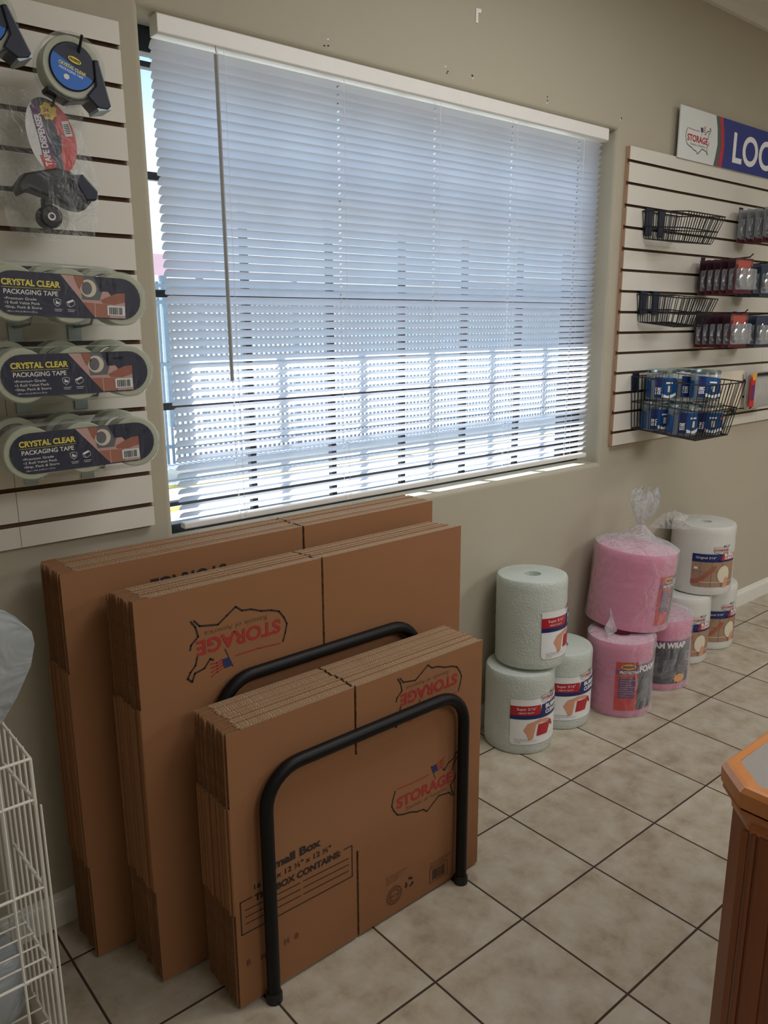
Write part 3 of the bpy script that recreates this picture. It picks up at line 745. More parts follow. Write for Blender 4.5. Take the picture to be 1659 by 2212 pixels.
# ------------------------------------------------------------------ tape packs
def tape_roll_mb(b, cx, cz, r, y0, y1, rc=.040):
    T = Matrix.Translation((cx, 0, cz)) @ Matrix.Rotation(PI/2, 4, 'X')
    b.lathe([(rc, -y1), (r-.002, -y1), (r, -y1+.002), (r, -y0-.002), (r-.002, -y0), (rc, -y0)], 'tape_clear', 40, T)
def tape_pack(label, loc, rot, group, full=True):
    """three rolls side by side, faces toward -y; origin at the centre of the pack"""
    o = thing('tape_pack', label, 'tape pack', loc, rot, group); R = .052
    for cx in (-.105, 0, .105):
        b = MB(); tape_roll_mb(b, cx, 0, R, -.024, .024); t = b.build('tape_roll', o, smooth=True)
        b = MB(); T = Matrix.Translation((cx, 0, 0)) @ Matrix.Rotation(PI/2, 4, 'X')
        b.lathe([(.0385, -.023), (.040, -.023), (.040, .023), (.0385, .023), (.0385, -.023)], 'tape_core', 32, T); b.build('core', t, smooth=True)
    if full:
        y = -.0255; b = MB(); pts = []
        for k in range(13): a = -PI/2+PI*k/12; pts.append((.105+.0405*math.cos(a), .0405*math.sin(a)))
        for k in range(13): a = PI/2+PI*k/12; pts.append((-.105+.0405*math.cos(a), .0405*math.sin(a)))
        b.prism(pts, lambda u, v, t: (u, y+.0008*t, v), 'label_dark'); card = b.build('label_card', o)
        U = lambda u: u-.1565
        it = poly([(U(.140), .0395), (U(.212), .0395), (U(.243), .0), (U(.268), .0), (U(.268), -.038), (U(.204), -.038)], 'photo_pink')
        it += poly([(U(.175), .0395), (U(.212), .0395), (U(.224), .02), (U(.215), -.005), (U(.18), -.005)], 'photo_grey', 2)
        it += oval(U(.193), .017, .0165, .017, 'photo_plate', 3)+oval(U(.190), .017, .0105, .0125, 'photo_grey', 4)
        it += poly([(U(.165), .0395), (U(.183), .0395), (U(.184), .022), (U(.180), .024), (U(.176), .014), (U(.172), .02)], 'photo_skin_dark', 4)
        it += poly([(U(.268), .012), (U(.268), -.006), (U(.245), -.012), (U(.222), -.010), (U(.217), -.004), (U(.235), .004), (U(.25), .010)], 'photo_skin_dark', 3)
        it += poly([(U(.180), -.010), (U(.235), -.012), (U(.235), -.038), (U(.204), -.038)], 'photo_kraft', 2)+stroke([(U(.205), -.010), (U(.205), -.038)], .0018, 'photo_pink', 3)
        it += rect(U(.215), .013, U(.268), .0395, 'label_dark', 4)+poly([(U(.205), .0395), (U(.22), .0395), (U(.22), .010)], 'label_dark', 4)
        it += packrite(U(.240), .027, .027, .0135)
        it += rect(U(.230), -.033, U(.267), -.014, 'label_white', 5)
        random.seed(5); x = U(.234)
        while x < U(.262): w_ = random.choice((.0008, .0014, .002)); it += rect(x, -.031, x+w_, -.017, 'text_black', 6); x += w_+random.choice((.0008, .0014))
        it += text2d('CRYSTAL CLEAR', U(.030), .0145, .0108, 'label_yellow', w=.108, bold=.035)+stroke([(U(.030), .0105), (U(.138), .0105)], .0006, 'label_yellow', 2)
        it += text2d('PACKAGING TAPE', U(.033), -.0015, .0085, 'label_text', w=.100, bold=.012)
        for k, s in enumerate(('\u2022Premium Grade', '\u20223 Roll Value Pack', '\u2022Ship, Pack & Store')): it += text2d(s, U(.034), -.0120-k*.0078, .0046, 'label_text', w=(.058, .064, .067)[k])
        it += text2d('1.88 in x 54.6 yd (48 mm x 50 m)', U(.037), -.0345, .0026, 'label_text', w=.055)
        it += stroke([(U(.124), -.008), (U(.131), -.006), (U(.138), -.008), (U(.137), -.016), (U(.131), -.021), (U(.125), -.016), (U(.124), -.008)], .0007, 'label_text')
        it += poly([(U(.128), -.010), (U(.131), -.010), (U(.131), -.013), (U(.135), -.012), (U(.135), -.016), (U(.128), -.016)], 'label_text')
        it += poly([(U(.149), -.011), (U(.161), -.006), (U(.164), -.009), (U(.152), -.014)], 'label_text')+stroke([(U(.149), -.011), (U(.150), -.018), (U(.156), -.021), (U(.165), -.016), (U(.164), -.009)], .0007, 'label_text')+stroke([(U(.152), -.014), (U(.156), -.021)], .0006, 'label_text')
        for x0 in (.125, .150): it += stroke([(U(x0), -.026), (U(x0+.015), -.026)], .0008, 'label_text')+stroke([(U(x0+.001), -.029), (U(x0+.013), -.029)], .0008, 'label_text')
        art(it, plane_xz(0, y, 0), 'label_print', card, lift=.0002)
    b = MB(); pts = []
    for k in range(17): a = -PI/2+PI*k/16; pts.append((.105+.0535*math.cos(a), .0535*math.sin(a)))
    for k in range(17): a = PI/2+PI*k/16; pts.append((-.105+.0535*math.cos(a), .0535*math.sin(a)))
    n = len(pts); vs = [(u*.985, -.0285, v*.97) for u, v in pts]+[(u, -.025, v) for u, v in pts]+[(u, .025, v) for u, v in pts]
    b.add(vs, [tuple(range(n))]+[(i, (i+1) % n, n+(i+1) % n, n+i) for i in range(n)]+[(n+i, n+(i+1) % n, 2*n+(i+1) % n, 2*n+i) for i in range(n)], 'shrink_film')
    b.build('shrink_wrap', o, smooth=True)
    return o
YF = -.155
rows = [('top', -.210, 1.492, .040, 2.0, 'topmost'), ('mid', -.207, 1.343, -.006, 0, 'middle'), ('low', -.205, 1.194, -.022, -2, 'lowest')]
for key, cx, cz, tilt, yr, wd_ in rows:
    tape_pack('three-roll packing tape pack with a dark blue card, front of the %s of three rows' % wd_, (cx, YF, cz), (0, tilt, dg(yr)), 'tape packs facing the shop')
    for k in range(1, 2):
        tape_pack('three-roll packing tape pack hanging behind the front pack of the %s row' % wd_, (cx-.012*k+.004, YF+.062*k, cz+.012*k), (0, tilt*.5+.01*k, dg(yr)), 'tape packs behind the front ones', full=False)
# peg hooks with zinc backplates under each row
def peg(label, x, z, L, m='zinc', tip=.025, plate=True):
    o = thing('slatwall_hook', label, 'hook', (x, -.019, z))
    if plate: b = MB(); b.box(-.0145, .0145, -.0035, -.0005, -.034, .012, m); b.box(-.0145, .0145, -.0035, .008, .008, .012, m); b.build('back_plate', o, bevel=.0006)
    b = MB(); b.tube([(0, -.002, -.004), (0, -L*.5, -.002), (0, -L, .002), (0, -L-tip*.6, tip*.7)], .0028, m, 8); b.build('prong', o, smooth=True)
    return o
for wd_, z in (('topmost', 1.437), ('middle', 1.290), ('lowest', 1.135)):
    for sd_, x in (('left', -.272), ('right', -.150)):
        peg('zinc slatwall hook holding the %s row of tape packs, %s of its pair' % (wd_, sd_), x, z, .10)

# ------------------------------------------------------------------ tape dispensers
def dispenser(label, loc, rot):
    """roll of tape facing -y in a dark frame with a wedge shaped cutter arm to the lower right"""
    o = thing('tape_dispenser', label, 'tape dispenser', loc, rot)
    b = MB(); tape_roll_mb(b, 0, 0, .055, -.022, .022, .036); b.build('tape_roll', o, smooth=True)
    b = MB(); T = Matrix.Rotation(PI/2, 4, 'X')
    b.lathe([(0, .026), (.041, .026), (.043, .024), (.043, .021), (0, .021)], ['dark_plastic', 'dark_plastic', 'dark_plastic', 'dark_plastic'], 40, T)
    b.lathe([(.036, -.024), (.036, .024)], 'tape_core', 32, T)
    hub = b.build('hub', o, smooth=True)
    it = [([(.0405*math.cos(a), .0405*math.sin(a)) for a in [PI*.93+k*PI*1.02/16 for k in range(17)]], 'dispenser_blue', 1)]
    it += packrite(0, .012, .025, .011)+text2d('CRYSTAL CLEAR', 0, -.006, .0056, 'label_yellow', w=.052, bold=.04, align='C')+text2d('PACKAGING TAPE', 0, -.013, .0042, 'label_text', w=.045, bold=.02, align='C')+oval(-.006, -.023, .0058, .0052, 'label_text', 3, 6)
    art(it, plane_xz(0, -.026, 0), 'hub_label', hub)
    b = MB()   # cutter arm
    arm = [(.030, .030), (.040, .034), (.084, -.034), (.080, -.044), (.062, -.050), (.036, -.038), (.046, -.012)]
    b.prism(arm, lambda u, v, t: (u, -.030+.060*t, v), 'dark_plastic'); b.build('cutter_arm', o, bevel=.003)
    b = MB(); b.prism([(.048+.0*k, 0) for k in range(0)] or [(.042, -.030), (.052, -.036), (.010, -.062), (-.030, -.060), (-.034, -.054), (.008, -.055)], lambda u, v, t: (u, -.020+.040*t, v), 'dark_plastic'); b.build('lower_guard', o, bevel=.002)
    b = MB(); n = 14; pts = [(.078+.006*(k % 2), -.052+.0*k) for k in range(0)]
    b.prism([(.060, -.050), (.084, -.036), (.086, -.040), (.064, -.054)], lambda u, v, t: (u, -.029+.058*t, v), 'zinc'); b.build('cutter_blade', o)
    b = MB(); T2 = Matrix.Rotation(PI/2, 4, 'X')
    b.lathe([(.044, .029), (.060, .028), (.062, .022), (.062, -.022)], 'shrink_film', 40, T2); b.build('shrink_wrap', o, smooth=True)
    return o
dispenser('blue labelled tape dispenser hanging from a black hook above the bagged one', (-.152, -.125, 1.915), (0, dg(20), dg(-4)))
dispenser('tape dispenser cut off by the upper left edge of the photo', (-.312, -.140, 1.962), (0, dg(8), dg(-4)))
peg('black hook carrying the blue labelled tape dispenser', -.140, 1.938, .13, 'black_plastic', .04)
peg('black hook carrying the tape dispenser at the left edge', -.300, 1.985, .14, 'black_plastic', .03)
# bagged tape gun with header card
tg = thing('tape_gun', 'bagged black tape gun with an oval red and purple header card', 'tape gun', (-.196, -.110, 1.779), (0, 0, dg(-3))); tg.scale = (1.15, 1.15, 1.15)
b = MB(); b.prism([(.036*math.cos(a)*(1.22 if math.cos(a) > 0 else 1.0), .060*math.sin(a)) for a in [2*PI*k/36 for k in range(36)]], lambda u, v, t: (u+.0+v*-.12, .001*t, v+.012), 'photo_grey'); card = b.build('header_card', tg)
it = []
body = [(.036*math.cos(a)*(1.22 if math.cos(a) > 0 else 1.0), .060*math.sin(a)) for a in [2*PI*k/36 for k in range(36)]]
def cut(pts, ax, lo, hi):
    if ax == 0: return clip(pts, lo, hi)
    return [(y, x) for x, y in clip([(y, x) for x, y in pts], lo, hi)]
S2 = lambda pts: [(u-.12*v, v+.012) for u, v in pts]
it += poly(S2(cut(body, 0, -.036, -.018)), 'label_white', 1)+poly(S2([(-.022, .044), (-.010, .056), (.003, -.060), (-.014, -.056)]), 'label_purple', 2)
it += poly(S2(cut(body, 0, .014, .05)), 'label_brightred', 1)
it += poly(S2([(-.022, -.03), (-.002, -.035), (.004, -.060), (-.006, -.066), (-.016, -.060)]), 'label_brightred', 3)
st = [((.015 if k % 2 else .012)*math.cos(k*PI/8)+.002, (.015 if k % 2 else .012)*math.sin(k*PI/8)+.052) for k in range(16)]
it += poly(st, 'label_yellow', 3)+text2d('24', -.006, .050, .006, 'label_red', layer=4, bold=.04)+text2d('LESS', -.007, .043, .004, 'label_red', layer=4, bold=.04)
it += text2d('TAPE DISPENSER', .0005, -.034, .0100, 'label_text', w=.082, bold=.04, layer=4, rot=PI/2+dg(9))
it += packrite(.000, -.048, .023, .011, PI/2+dg(10))
it += poly([(.006, .012), (.02, .02), (.018, -.012), (.010, -.018), (-.004, -.004)], 'label_dark', 2)
it += xf(rect(-.006, -.012, .006, .012, 'label_white', 3)+[q for k in range(6) for q in rect(-.0045, -.008+k*.0027, .0045, -.0067+k*.0027, 'text_black', 4)], 1, .030, .028, dg(12))
art(it, plane_xz(0, 0, 0), 'card_print', card)
b = MB(); b.prism([(.006, -.036), (.030, -.040), (.058, -.062), (.064, -.084), (.048, -.102), (.028, -.100), (-.010, -.084), (-.040, -.075), (-.056, -.085), (-.060, -.068), (-.046, -.050)], lambda u, v, t: (u, -.004+.040*t, v), 'black_plastic'); b.build('gun_body', tg, bevel=.004)
b = MB(); b.prism([(.026, -.048), (.046, -.044), (.070, -.070), (.066, -.086), (.048, -.088)], lambda u, v, t: (u, -.016+.012*t, v), 'dark_plastic'); b.build('cutter_plate', tg, bevel=.003)
b = MB(); T = Matrix.Translation((-.014, -.010, -.118)) @ Matrix.Rotation(PI/2, 4, 'X')
b.lathe([(0, .010), (.016, .010), (.019, .006), (.019, -.02), (0, -.02)], 'black_plastic', 28, T); b.lathe([(.004, .0112), (.0065, .0112), (.0065, .0102)], 'label_text', 20, T)
b.lathe([(.030, -.03), (.030, .004), (.034, .004)], 'shrink_film', 28, T); b.build('tape_hub', tg, smooth=True)
b = MB(); b.prism([(-.020, -.085), (-.004, -.085), (-.006, -.125), (-.022, -.125)], lambda u, v, t: (u, .0+.018*t, v), 'black_plastic'); b.build('handle', tg, bevel=.003)
b = MB(); N = 10   # clear bag, crumpled sheet front and back
def bagpt(i, j, s):
    u = i/N; v = j/N
    w = .062+.022*math.sin(PI*v*1.1)+(.02 if v > .85 else 0); x = -.012+(u-.5)*2*w+.02*(v-.5)*-1-(.035*max(0, v-.55) if u < .3 else 0)
    z = -.150+v*.225
    q = math.sin(PI*u)*(.5+.5*math.sin(PI*min(1, v*1.3)))
    return (x+random.uniform(-.003, .003), s*(.012+.022*q)+.008+random.uniform(-.004, .004), z+random.uniform(-.003, .003))
for s in (-1, 1):
    vs = [bagpt(i, j, s) for j in range(N+1) for i in range(N+1)]
    b.add(vs, [(j*(N+1)+i, j*(N+1)+i+1, (j+1)*(N+1)+i+1, (j+1)*(N+1)+i) for j in range(N) for i in range(N)], 'gun_bag')
b.build('clear_bag', tg, smooth=True, weld=False)
peg('black hook behind the oval header card of the tape gun', -.186, 1.848, .10, 'black_plastic', .02)

# ------------------------------------------------------------------ wire baskets
def basket(label, x0, x1, D, z1, h, tilt=0, taper=.03, loc_y=-.024, brackets=(), nx=14, ny=8, rings_=(0, .55), sag=.02, front_lower=0):
    o = thing('wire_basket', label, 'wire basket', (x0, loc_y, z1), (0, 0, 0))
    w = x1-x0; r = .0017
    def P(u, v, k):     # u along wall 0..1, v depth 0..1, k drop 0..1
        t = taper*k; return ((t*.6+(w-t*1.6)*u), -(D-t)*v, -h*k-sag*v)
    b = MB()
    for k in rings_:
        pts = [P(0, 0, k), P(1, 0, k), P(1, 1, k), P(0, 1, k)]
        b.tube(pts, .0024, 'black_wire', 6, closed=True)
    b.build('rim', o)
    b = MB()
    for i in range(nx+1):
        u = i/nx; b.tube([P(u, 0, 0), P(u, 0, .96), P(u, .02, 1), P(u, .98, 1), P(u, 1, .96), P(u, 1, 0)], r, 'black_wire', 6)
    b.build('lengthwise_wires', o)
    b = MB()
    for j in range(1, ny):
        v = j/ny; b.tube([P(0, v, 0), P(0, v, .96), P(.02, v, 1), P(.98, v, 1), P(1, v, .96), P(1, v, 0)], r, 'black_wire', 6)
    b.build('crosswise_wires', o)
    for bx, bw, bh in brackets:
        b = MB(); b.box(bx, bx+bw, -.004, .0035, -bh, .008, 'dark_plastic'); b.box(bx, bx+bw, -.004, .014, .008, .012, 'dark_plastic'); b.build('bracket', o, bevel=.0008)
    return o
basket('empty small black wire basket, upper one on the right slatwall', 2.0, 2.262, .188, 1.843, .098, brackets=((.020, .045, .085), (.108, .040, .085)))
basket('empty small black wire basket, lower one left of the padlock cards', 2.0, 2.262, .188, 1.543, .104, brackets=((.020, .045, .075), (.108, .040, .075)))
basket('large black wire basket filled with blue jars', 2.0, 2.300, .310, 1.232, .205, taper=.035, brackets=((.010, .035, .055),), nx=12, ny=11, rings_=(0, .48, 1), sag=.022)
def jar(label, loc, rot, a0):
    o = thing('round_jar', label, 'jar', loc, rot, 'blue labelled jars in the large wire basket'); r, h = .054, .118
    b = MB(); b.lathe([(0, .001), (r-.004, .001), (r, .005), (r, h-.008), (r-.003, h-.004)], 'jar_clear', 36); b.lathe([(0, .006), (r-.006, .006), (r-.006, h*.62), (0, h*.66)], 'photo_grey', 24); b.build('container', o, smooth=True)
    b = MB(); b.lathe([(0, h-.0015), (r-.004, h-.0015), (r+.0012, h), (r+.0015, h-.010), (r, h-.012)], 'can_steel', 36); b.build('lid', o, smooth=True)
    L = 6.0*r
    it = poly([(0, .012), (L, .012), (L, .075), (L*.75, .090), (L*.55, .070), (L*.3, .086), (0, .092)], 'can_blue', 1)
    it += rect(.003, .014, .028, .090, 'label_navy', 2)
    it += poly([(.03, .014), (.06, .010), (.09, .018), (.12, .012), (.15, .012), (.15, .024), (.09, .030), (.05, .020), (.03, .028)], 'label_white', 3)
    it += text2d('DISC', .006, .040, .011, 'label_text', w=.020, bold=.05, layer=4)+text2d('LOCK', .006, .026, .011, 'label_text', w=.020, bold=.05, layer=4)
    for x in (.05, .115, .17): it += rect(x, .034, x+.012, .058, 'photo_plate', 3)+rect(x-.008, .066, x+.02, .072, 'label_text', 3)
    it += rect(.085, .062, .10, .070, 'card_orange', 3)
    art(it, cyl(r, 0, a0), 'jar_label', o, strip=.005)
    return o
JZ = 1.010
J = [((2.085, -.088, JZ+.008), (0, 0, 0), 'lower layer of the large basket, at the left against the wall', 190), ((2.088, -.202, JZ+.002), (0, 0, 0), 'lower layer of the large basket, middle of the row seen', 195),
     ((2.200, -.245, JZ-.001), (0, 0, 0), 'lower layer of the large basket, at the front right corner', 170), ((2.200, -.125, JZ+.006), (0, 0, 0), 'lower layer of the large basket, hidden toward the back right', 200),
     ((2.088, -.100, JZ+.130), (0, 0, 0), 'upper layer of the large basket, leftmost', 185), ((2.205, -.120, JZ+.130), (0, 0, 0), 'upper layer of the large basket, behind between the other two', 210),
     ((2.172, -.238, JZ+.128), (dg(-4), dg(7), 0), 'upper layer of the large basket, tilted at the front', 180)]
for loc, rot, lb, a in J: jar('blue labelled clear jar, '+lb, loc, rot, dg(a))

# ------------------------------------------------------------------ padlock cards on hooks
def lock_card(label, loc, group, m='card_dark', front=False):
    o = thing('padlock_card', label, 'padlock card', loc, (0, 0, dg(random.uniform(-3, 3))), group); w, h = .140, .135
    b = MB(); b.prism([(0, -h), (w, -h), (w, 0), (0, 0)], lambda u, v, t: (u, .0008*t, v), m); b.box(0, w, -.0006, 0, -h, -h+.020, 'card_red' if m != 'card_navy' else 'card_navy')
    if front: b.box(.02, w-.02, -.0008, 0, -.060, -.008, 'card_orange'); b.box(.0, w, -.0007, 0, -.026, -.010, 'card_brown')
    b.build('backing_card', o)
    b = MB()
    for cx in (.040, .100):
        T = Matrix.Translation((cx, -.004, -.082)) @ Matrix.Rotation(PI/2, 4, 'X')
        b.lathe([(0, .014), (.018, .014), (.027, .009), (.029, 0), (.027, -.003), (0, -.003)], 'chrome', 24, T)
        b.tube([(cx-.012, -.008, -.062), (cx-.012, -.008, -.045), (cx, -.008, -.036), (cx+.012, -.008, -.045), (cx+.012, -.008, -.062)], .004, 'chrome', 8)
    b.build('padlock', o, smooth=True)
    b = MB(); b.box(.004, .136, -.024, -.0009, -.122, -.040, 'blister'); b.build('blister', o, bevel=.006)
    return o
lab = {2: 'upper', 3: 'lower'}
for row, z in ((2, 1.682), (3, 1.468)):
    for k in range(6):
        y = -.048-.030*k; fr = k == 5
        lb = ('foremost red padlock card of the %s left hook, two shiny locks showing' % lab[row]) if fr else ('dark padlock card seen edge on behind the foremost one of the %s left hook' % lab[row])
        lock_card(lb, (2.405, y, z+.0005*k), 'padlock cards on the %s left hook' % lab[row], 'card_red' if fr else 'card_dark', fr)
    o = peg('black hook carrying the row of padlock cards, %s row' % lab[row], 2.475, z+.004, .20, 'black_plastic', .02)
    for k in range(4):
        lock_card('dark blue padlock card hanging at the right edge of the photo, %s row' % lab[row], (2.72, -.05-.035*k, z-.004), 'blue padlock cards at the right edge, %s row' % lab[row], 'card_navy')
    peg('black hook with curved tip at the right edge carrying blue padlock cards, %s row' % lab[row], 2.79, z+.002, .18, 'black_plastic', .03)
for k in range(5):
    lock_card('grey blister padlock card on the topmost right hook%s' % (', foremost' if k == 4 else ''), (2.69, -.05-.036*k, 1.902), 'grey padlock cards on the topmost hook', 'card_grey' if k < 4 else 'card_brown')
peg('black hook carrying the grey blister padlock cards', 2.76, 1.905, .20, 'black_plastic', .03)

# ------------------------------------------------------------------ glove packs, lower right
def pouch(label, x0, x1, z0, z1, y, body, strip_=True):
    o = thing('glove_pack', label, 'glove pack', ((x0+x1)/2, y, z1)); w = (x1-x0)/2; h = z1-z0; b = MB(); n = 8
    vs = []
    for s in (-1, 1):
        for j in range(n+1):
            for i in range(n+1):
                u = i/n*2-1; v = j/n; q = (1-u*u)**.5*(math.sin(PI*v)**.5 if 0 < v < 1 else 0)
                vs.append((u*w*(1-.10*(v > .9)), s*(.001+.018*q)+random.uniform(-.001, .001), -h*v))
    nn = (n+1)**2
    fs = [(s*nn+j*(n+1)+i, s*nn+j*(n+1)+i+1, s*nn+(j+1)*(n+1)+i+1, s*nn+(j+1)*(n+1)+i) for s in (0, 1) for j in range(n) for i in range(n)]
    b.add(vs, fs, body); b.build('pouch', o, smooth=True, weld=False)
    if strip_:
        b = MB(); b.box(-w*.95, -w*.70, -.024, -.020, -h*.93, -h*.12, 'label_brightred'); b.box(-w*.93, -w*.73, -.0248, -.024, -h*.75, -h*.33, 'label_purple'); b.build('label_strip', o)
        b = MB(); b.lathe([(0, .0005), (w*.12, .0005), (w*.12, 0)], 'label_orange', 20, Matrix.Translation((-w*.80, -.0245, -h*.10)) @ Matrix.Rotation(PI/2, 4, 'X'))
        b.box(-w*.62, w*.4, -.024, -.0225, -h*.10, -h*.02, 'text_black'); b.build('brand_seal', o)
    return o
pouch('cream glove pack hanging beside the large basket', 2.52, 2.82, 1.055, 1.225, -.075, 'glove_cream', False)
pouch('pale grey glove pack with red strip at the right edge', 2.80, 3.12, 1.050, 1.215, -.095, 'glove_grey')
for x, t_ in ((2.66, 'cream'), (2.86, 'grey')):
    peg('short black hook with bent tip under the %s glove pack' % t_, x, 1.050, .08, 'black_plastic', .02)

# ------------------------------------------------------------------ oak counter, lower right
CT = .76; CX, CY = .312, -1.280
ct = thing('oak_counter', 'oak counter corner with grey laminate top, lower right', 'counter', (CX, CY, 0))
def octo(x0, y1, c, X=1.4, Yn=-1.1): return [(x0+c*.92, y1), (X, y1), (X, Yn), (x0+0.0, Yn), (x0, y1-c)]
b = MB()
out = octo(0, 0, .055); inn = octo(.021, -.019, .049)
prof = [(0, 1.0, -.030), (-.0015, 1, -.008), (.0, 1, -.006)]
def ringc(off, z): return [(x, y, z) for x, y in octo(off, -off*.9, .055-off*.12)]
rs = [(.004, CT-.038), (.0, CT-.034), (-.001, CT-.010), (.004, CT-.002), (.009, CT), (.021, CT), (.021, CT-.002)]
rings = [ringc(o, z) for o, z in rs]; vs = [p for q in rings for p in q]; n = 5
b.add(vs, [(i*n+k, i*n+(k+1) % n, (i+1)*n+(k+1) % n, (i+1)*n+k) for i in range(len(rs)-1) for k in range(n)], 'oak_flat')
b.add(ringc(.004, CT-.038), [tuple(range(5))], 'oak_flat'); b.build('edge_trim', ct, weld=True)
b = MB(); b.prism([(x, y) for x, y, z in ringc(.021, 0)], lambda u, v, t: (u, v, CT-.010+.008*t), 'laminate'); b.build('laminate_top', ct)
b = MB(); rs = [(.0165, CT-.080), (.0155, CT-.070), (.009, CT-.058), (.003, CT-.046), (.003, CT-.0395)]
rings = [ringc(o, z) for o, z in rs]; vs = [p for q in rings for p in q]
b.add(vs, [(i*n+k, i*n+(k+1) % n, (i+1)*n+(k+1) % n, (i+1)*n+k) for i in range(len(rs)-1) for k in range(n)], 'oak'); b.build('cove_moulding', ct, smooth=True)
b = MB(); b.prism([(x, y) for x, y, z in ringc(.0185, 0)], lambda u, v, t: (u, v, t*(CT-.0395)), 'oak_dark'); b.build('cabinet_body', ct)
# fluted pilaster strips on the left side face and the chamfer
b = MB()
for ya, yb_ in ((-.0665, -.0555), (-.0785, -.0715), (-.110, -.083), (-.13, -.122)):
    b.box(.0145, .0195, ya, yb_, 0, CT-.078, 'oak_dark')
b.build('pilaster', ct, bevel=.0018)

# ------------------------------------------------------------------ white wire rack, lower left
wr = thing('wire_rack', 'white coated wire rack at the lower left edge', 'wire rack', (-.435, -.40, 0)); RX0 = -.62; RD = .33; RT = .676
m_ = 'white_wire'
b = MB()
for x, y in ((0, 0), (0, RD), (RX0, 0), (RX0, RD)): b.tube([(x, y, 0), (x, y, RT)], .0034, m_, 8)
for a, c in (((0, 0), (0, RD)), ((RX0, 0), (RX0, RD)), ((0, 0), (RX0, 0)), ((0, RD), (RX0, RD))): b.tube([(a[0], a[1], RT), (c[0], c[1], RT)], .003, m_, 8)
b.build('frame', wr, smooth=True)
b = MB()
for k in range(1, 8): y = RD*k/8; b.tube([(0, y, .02), (0, y, RT+.006)], .0022, m_, 6)
b.tube([(.006, -.012, 0), (.006, -.012, RT-.09)], .0022, m_, 6)
b.build('side_grid', wr, smooth=True)
b = MB()
for k in range(1, 9): x = RX0*k/9; b.tube([(x, RD, .02), (x, RD, RT)], .0022, m_, 6)
for k in (1, 2, 4, 6): b.tube([(RX0*k/7+.033, 0, .03), (RX0*k/7+.033, 0, RT)], .0026, m_, 6) if k in (1,) else None
b.build('back_grid', wr, smooth=True)
for z in (.042, .226, .410, .594):
    b = MB(); b.tube([(0, 0, z), (RX0, 0, z)], .0030, m_, 8)
    if z < .3:
        for k in range(1, 8): y = RD*k/8; b.tube([(-.003, y, z), (RX0, y, z)], .0022, m_, 6)
    b.tube([(-.002, .19, z-.014), (-.002, .006, z+.001)], .0034, m_, 8)
    b.tube([(0, .004, z-.012), (0, .004, z+.020)], .0046, m_, 8)
    b.build('shelf_rail', wr, smooth=True)
# things standing in and over the rack
def packet(name, label, cat, x, y, z, w, d, h, body, extra=None, group=None):
    o = thing(name, label, cat, (x, y, z)); b = MB(); n = 9; vs = []
    for j in range(n+1):
        v = j/n; k = (1-abs(2*v-1)**4)**.25 if 0 < v < 1 else .35
        for i in range(24):
            a = 2*PI*i/24; q = (abs(math.cos(a))**3+abs(math.sin(a))**3)**(-1/3)
            vs.append((w/2*q*math.cos(a)*(.9+.1*k)+random.uniform(-.002, .002), d/2*q*math.sin(a)*k+random.uniform(-.002, .002), h*v))
    fs = [(j*24+i, j*24+(i+1) % 24, (j+1)*24+(i+1) % 24, (j+1)*24+i) for j in range(n) for i in range(24)]+[tuple(range(24)), tuple(n*24+i for i in range(24))]
    b.add(vs, fs, body); b.build('package', o, smooth=True)
    if extra: extra(o)
    return o
def squig(o):
    it = []
    for k in range(4): it += stroke([(-.02+k*.02, .05+k*.03), (.0+k*.015, .042+k*.03), (.02+k*.012, .055+k*.03), (.035+k*.01, .07+k*.03)], .002, 'text_black')
    it += stroke([(.062, .08), (.070, .072), (.082, .076)], .002, 'text_black')+stroke([(.07, .12), (.085, .10), (.095, .125)], .002, 'text_black')
    art(it, plane_xz(0, -.062, 0), 'printed_lines', o)
packet('paper_bundle', 'white wrapped paper bundle with thin black drawing inside the wire rack', 'paper bundle', -.585, -.215, .415, .20, .12, .20, 'white_plastic', squig)
packet('paper_bundle', 'white wrapped paper bundle with a red mark low in the wire rack', 'paper bundle', -.590, -.225, .232, .20, .13, .17, 'white_plastic',
       lambda o: art(rect(.055, .04, .078, .13, 'label_red'), plane_xz(0, -.067, 0), 'red_mark', o))
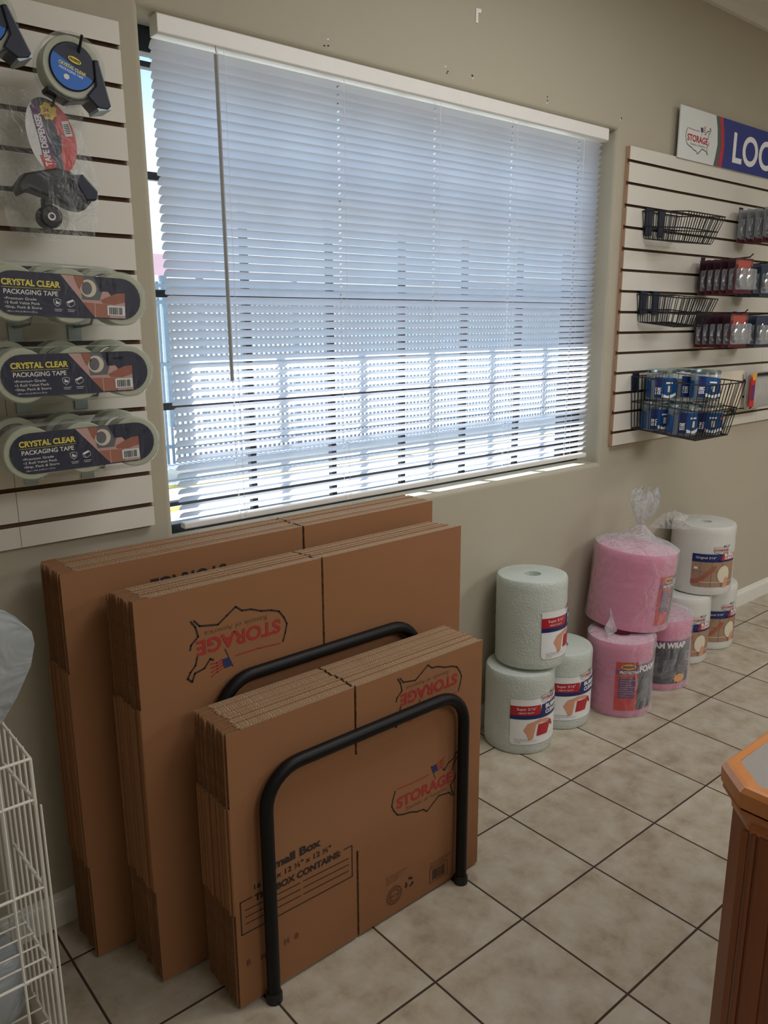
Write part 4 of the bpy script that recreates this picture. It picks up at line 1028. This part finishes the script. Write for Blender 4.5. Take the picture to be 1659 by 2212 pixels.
packet('plastic_bag', 'crumpled clear plastic bag on the bottom shelf of the wire rack', 'bag', -.58, -.22, .048, .24, .2, .14, 'bag_white')
# translucent white bag hanging at the left edge above the rack
hb = thing('plastic_bag', 'translucent white plastic bag hanging at the left edge above the wire rack', 'bag', (-.52, -.30, .70))
b = MB(); pr2 = [(-.05, .0), (.02, .0), (.062, .03), (.090, .075), (.118, .13), (.128, .17), (.126, .195), (.105, .215), (.07, .232), (.0, .245), (-.06, .245)]
n = len(pr2); vs = [(u, -.045*math.sin(PI*(i+.5)/n)-.006, v) for i, (u, v) in enumerate(pr2)]+[(u, .05*math.sin(PI*(i+.5)/n), v) for i, (u, v) in enumerate(pr2)]
cen = [(0, -.07, .12), (0, .07, .12)]
vs += cen
fs = [(2*n, i, (i+1) % n) for i in range(n)]+[(2*n+1, n+(i+1) % n, n+i) for i in range(n)]+[(i, n+i, n+(i+1) % n, (i+1) % n) for i in range(n)]
b.add(vs, fs, 'bag_white'); bo = b.build('bag_body', hb, smooth=True)
peg('thin white wire hook at the left edge above the plastic bag', -.425, .985, .16, 'white_wire', .02, plate=False)

# ------------------------------------------------------------------ marks on the wall
b = MB(); b.prism([(0, 0), (.010, 0), (.009, .028), (.022, .030), (.022, .040), (.0, .038)], lambda u, v, t: (1.103+u, -.002*t-.0002, 2.292+v), 'paper_white'); tag(b.build('adhesive_scrap'), 'small white adhesive scrap stuck high on the wall above the window', 'scrap')
for i, (x, z, d) in enumerate([(.559, 2.127, 'left'), (.988, 2.145, 'second'), (1.094, 2.143, 'third'), (1.440, 2.139, 'fourth'), (1.857, 2.140, 'rightmost')]):
    b = MB()
    for q in range(3):
        dx, dz = random.uniform(-.010, .010), random.uniform(-.012, .012)
        b.add([(x+dx, -.0004, z+dz), (x+dx+.006, -.0004, z+dz+.002), (x+dx+.005, -.0004, z+dz+.0045), (x+dx-.001, -.0004, z+dz+.003)], [(0, 1, 2, 3)], 'hole_dark' if q < 2 else 'paper_white')
    tag(b.build('wall_scuff'), 'small dark scuffed screw mark above the window, %s of the row' % d, 'scuff', 'screw marks above the window')
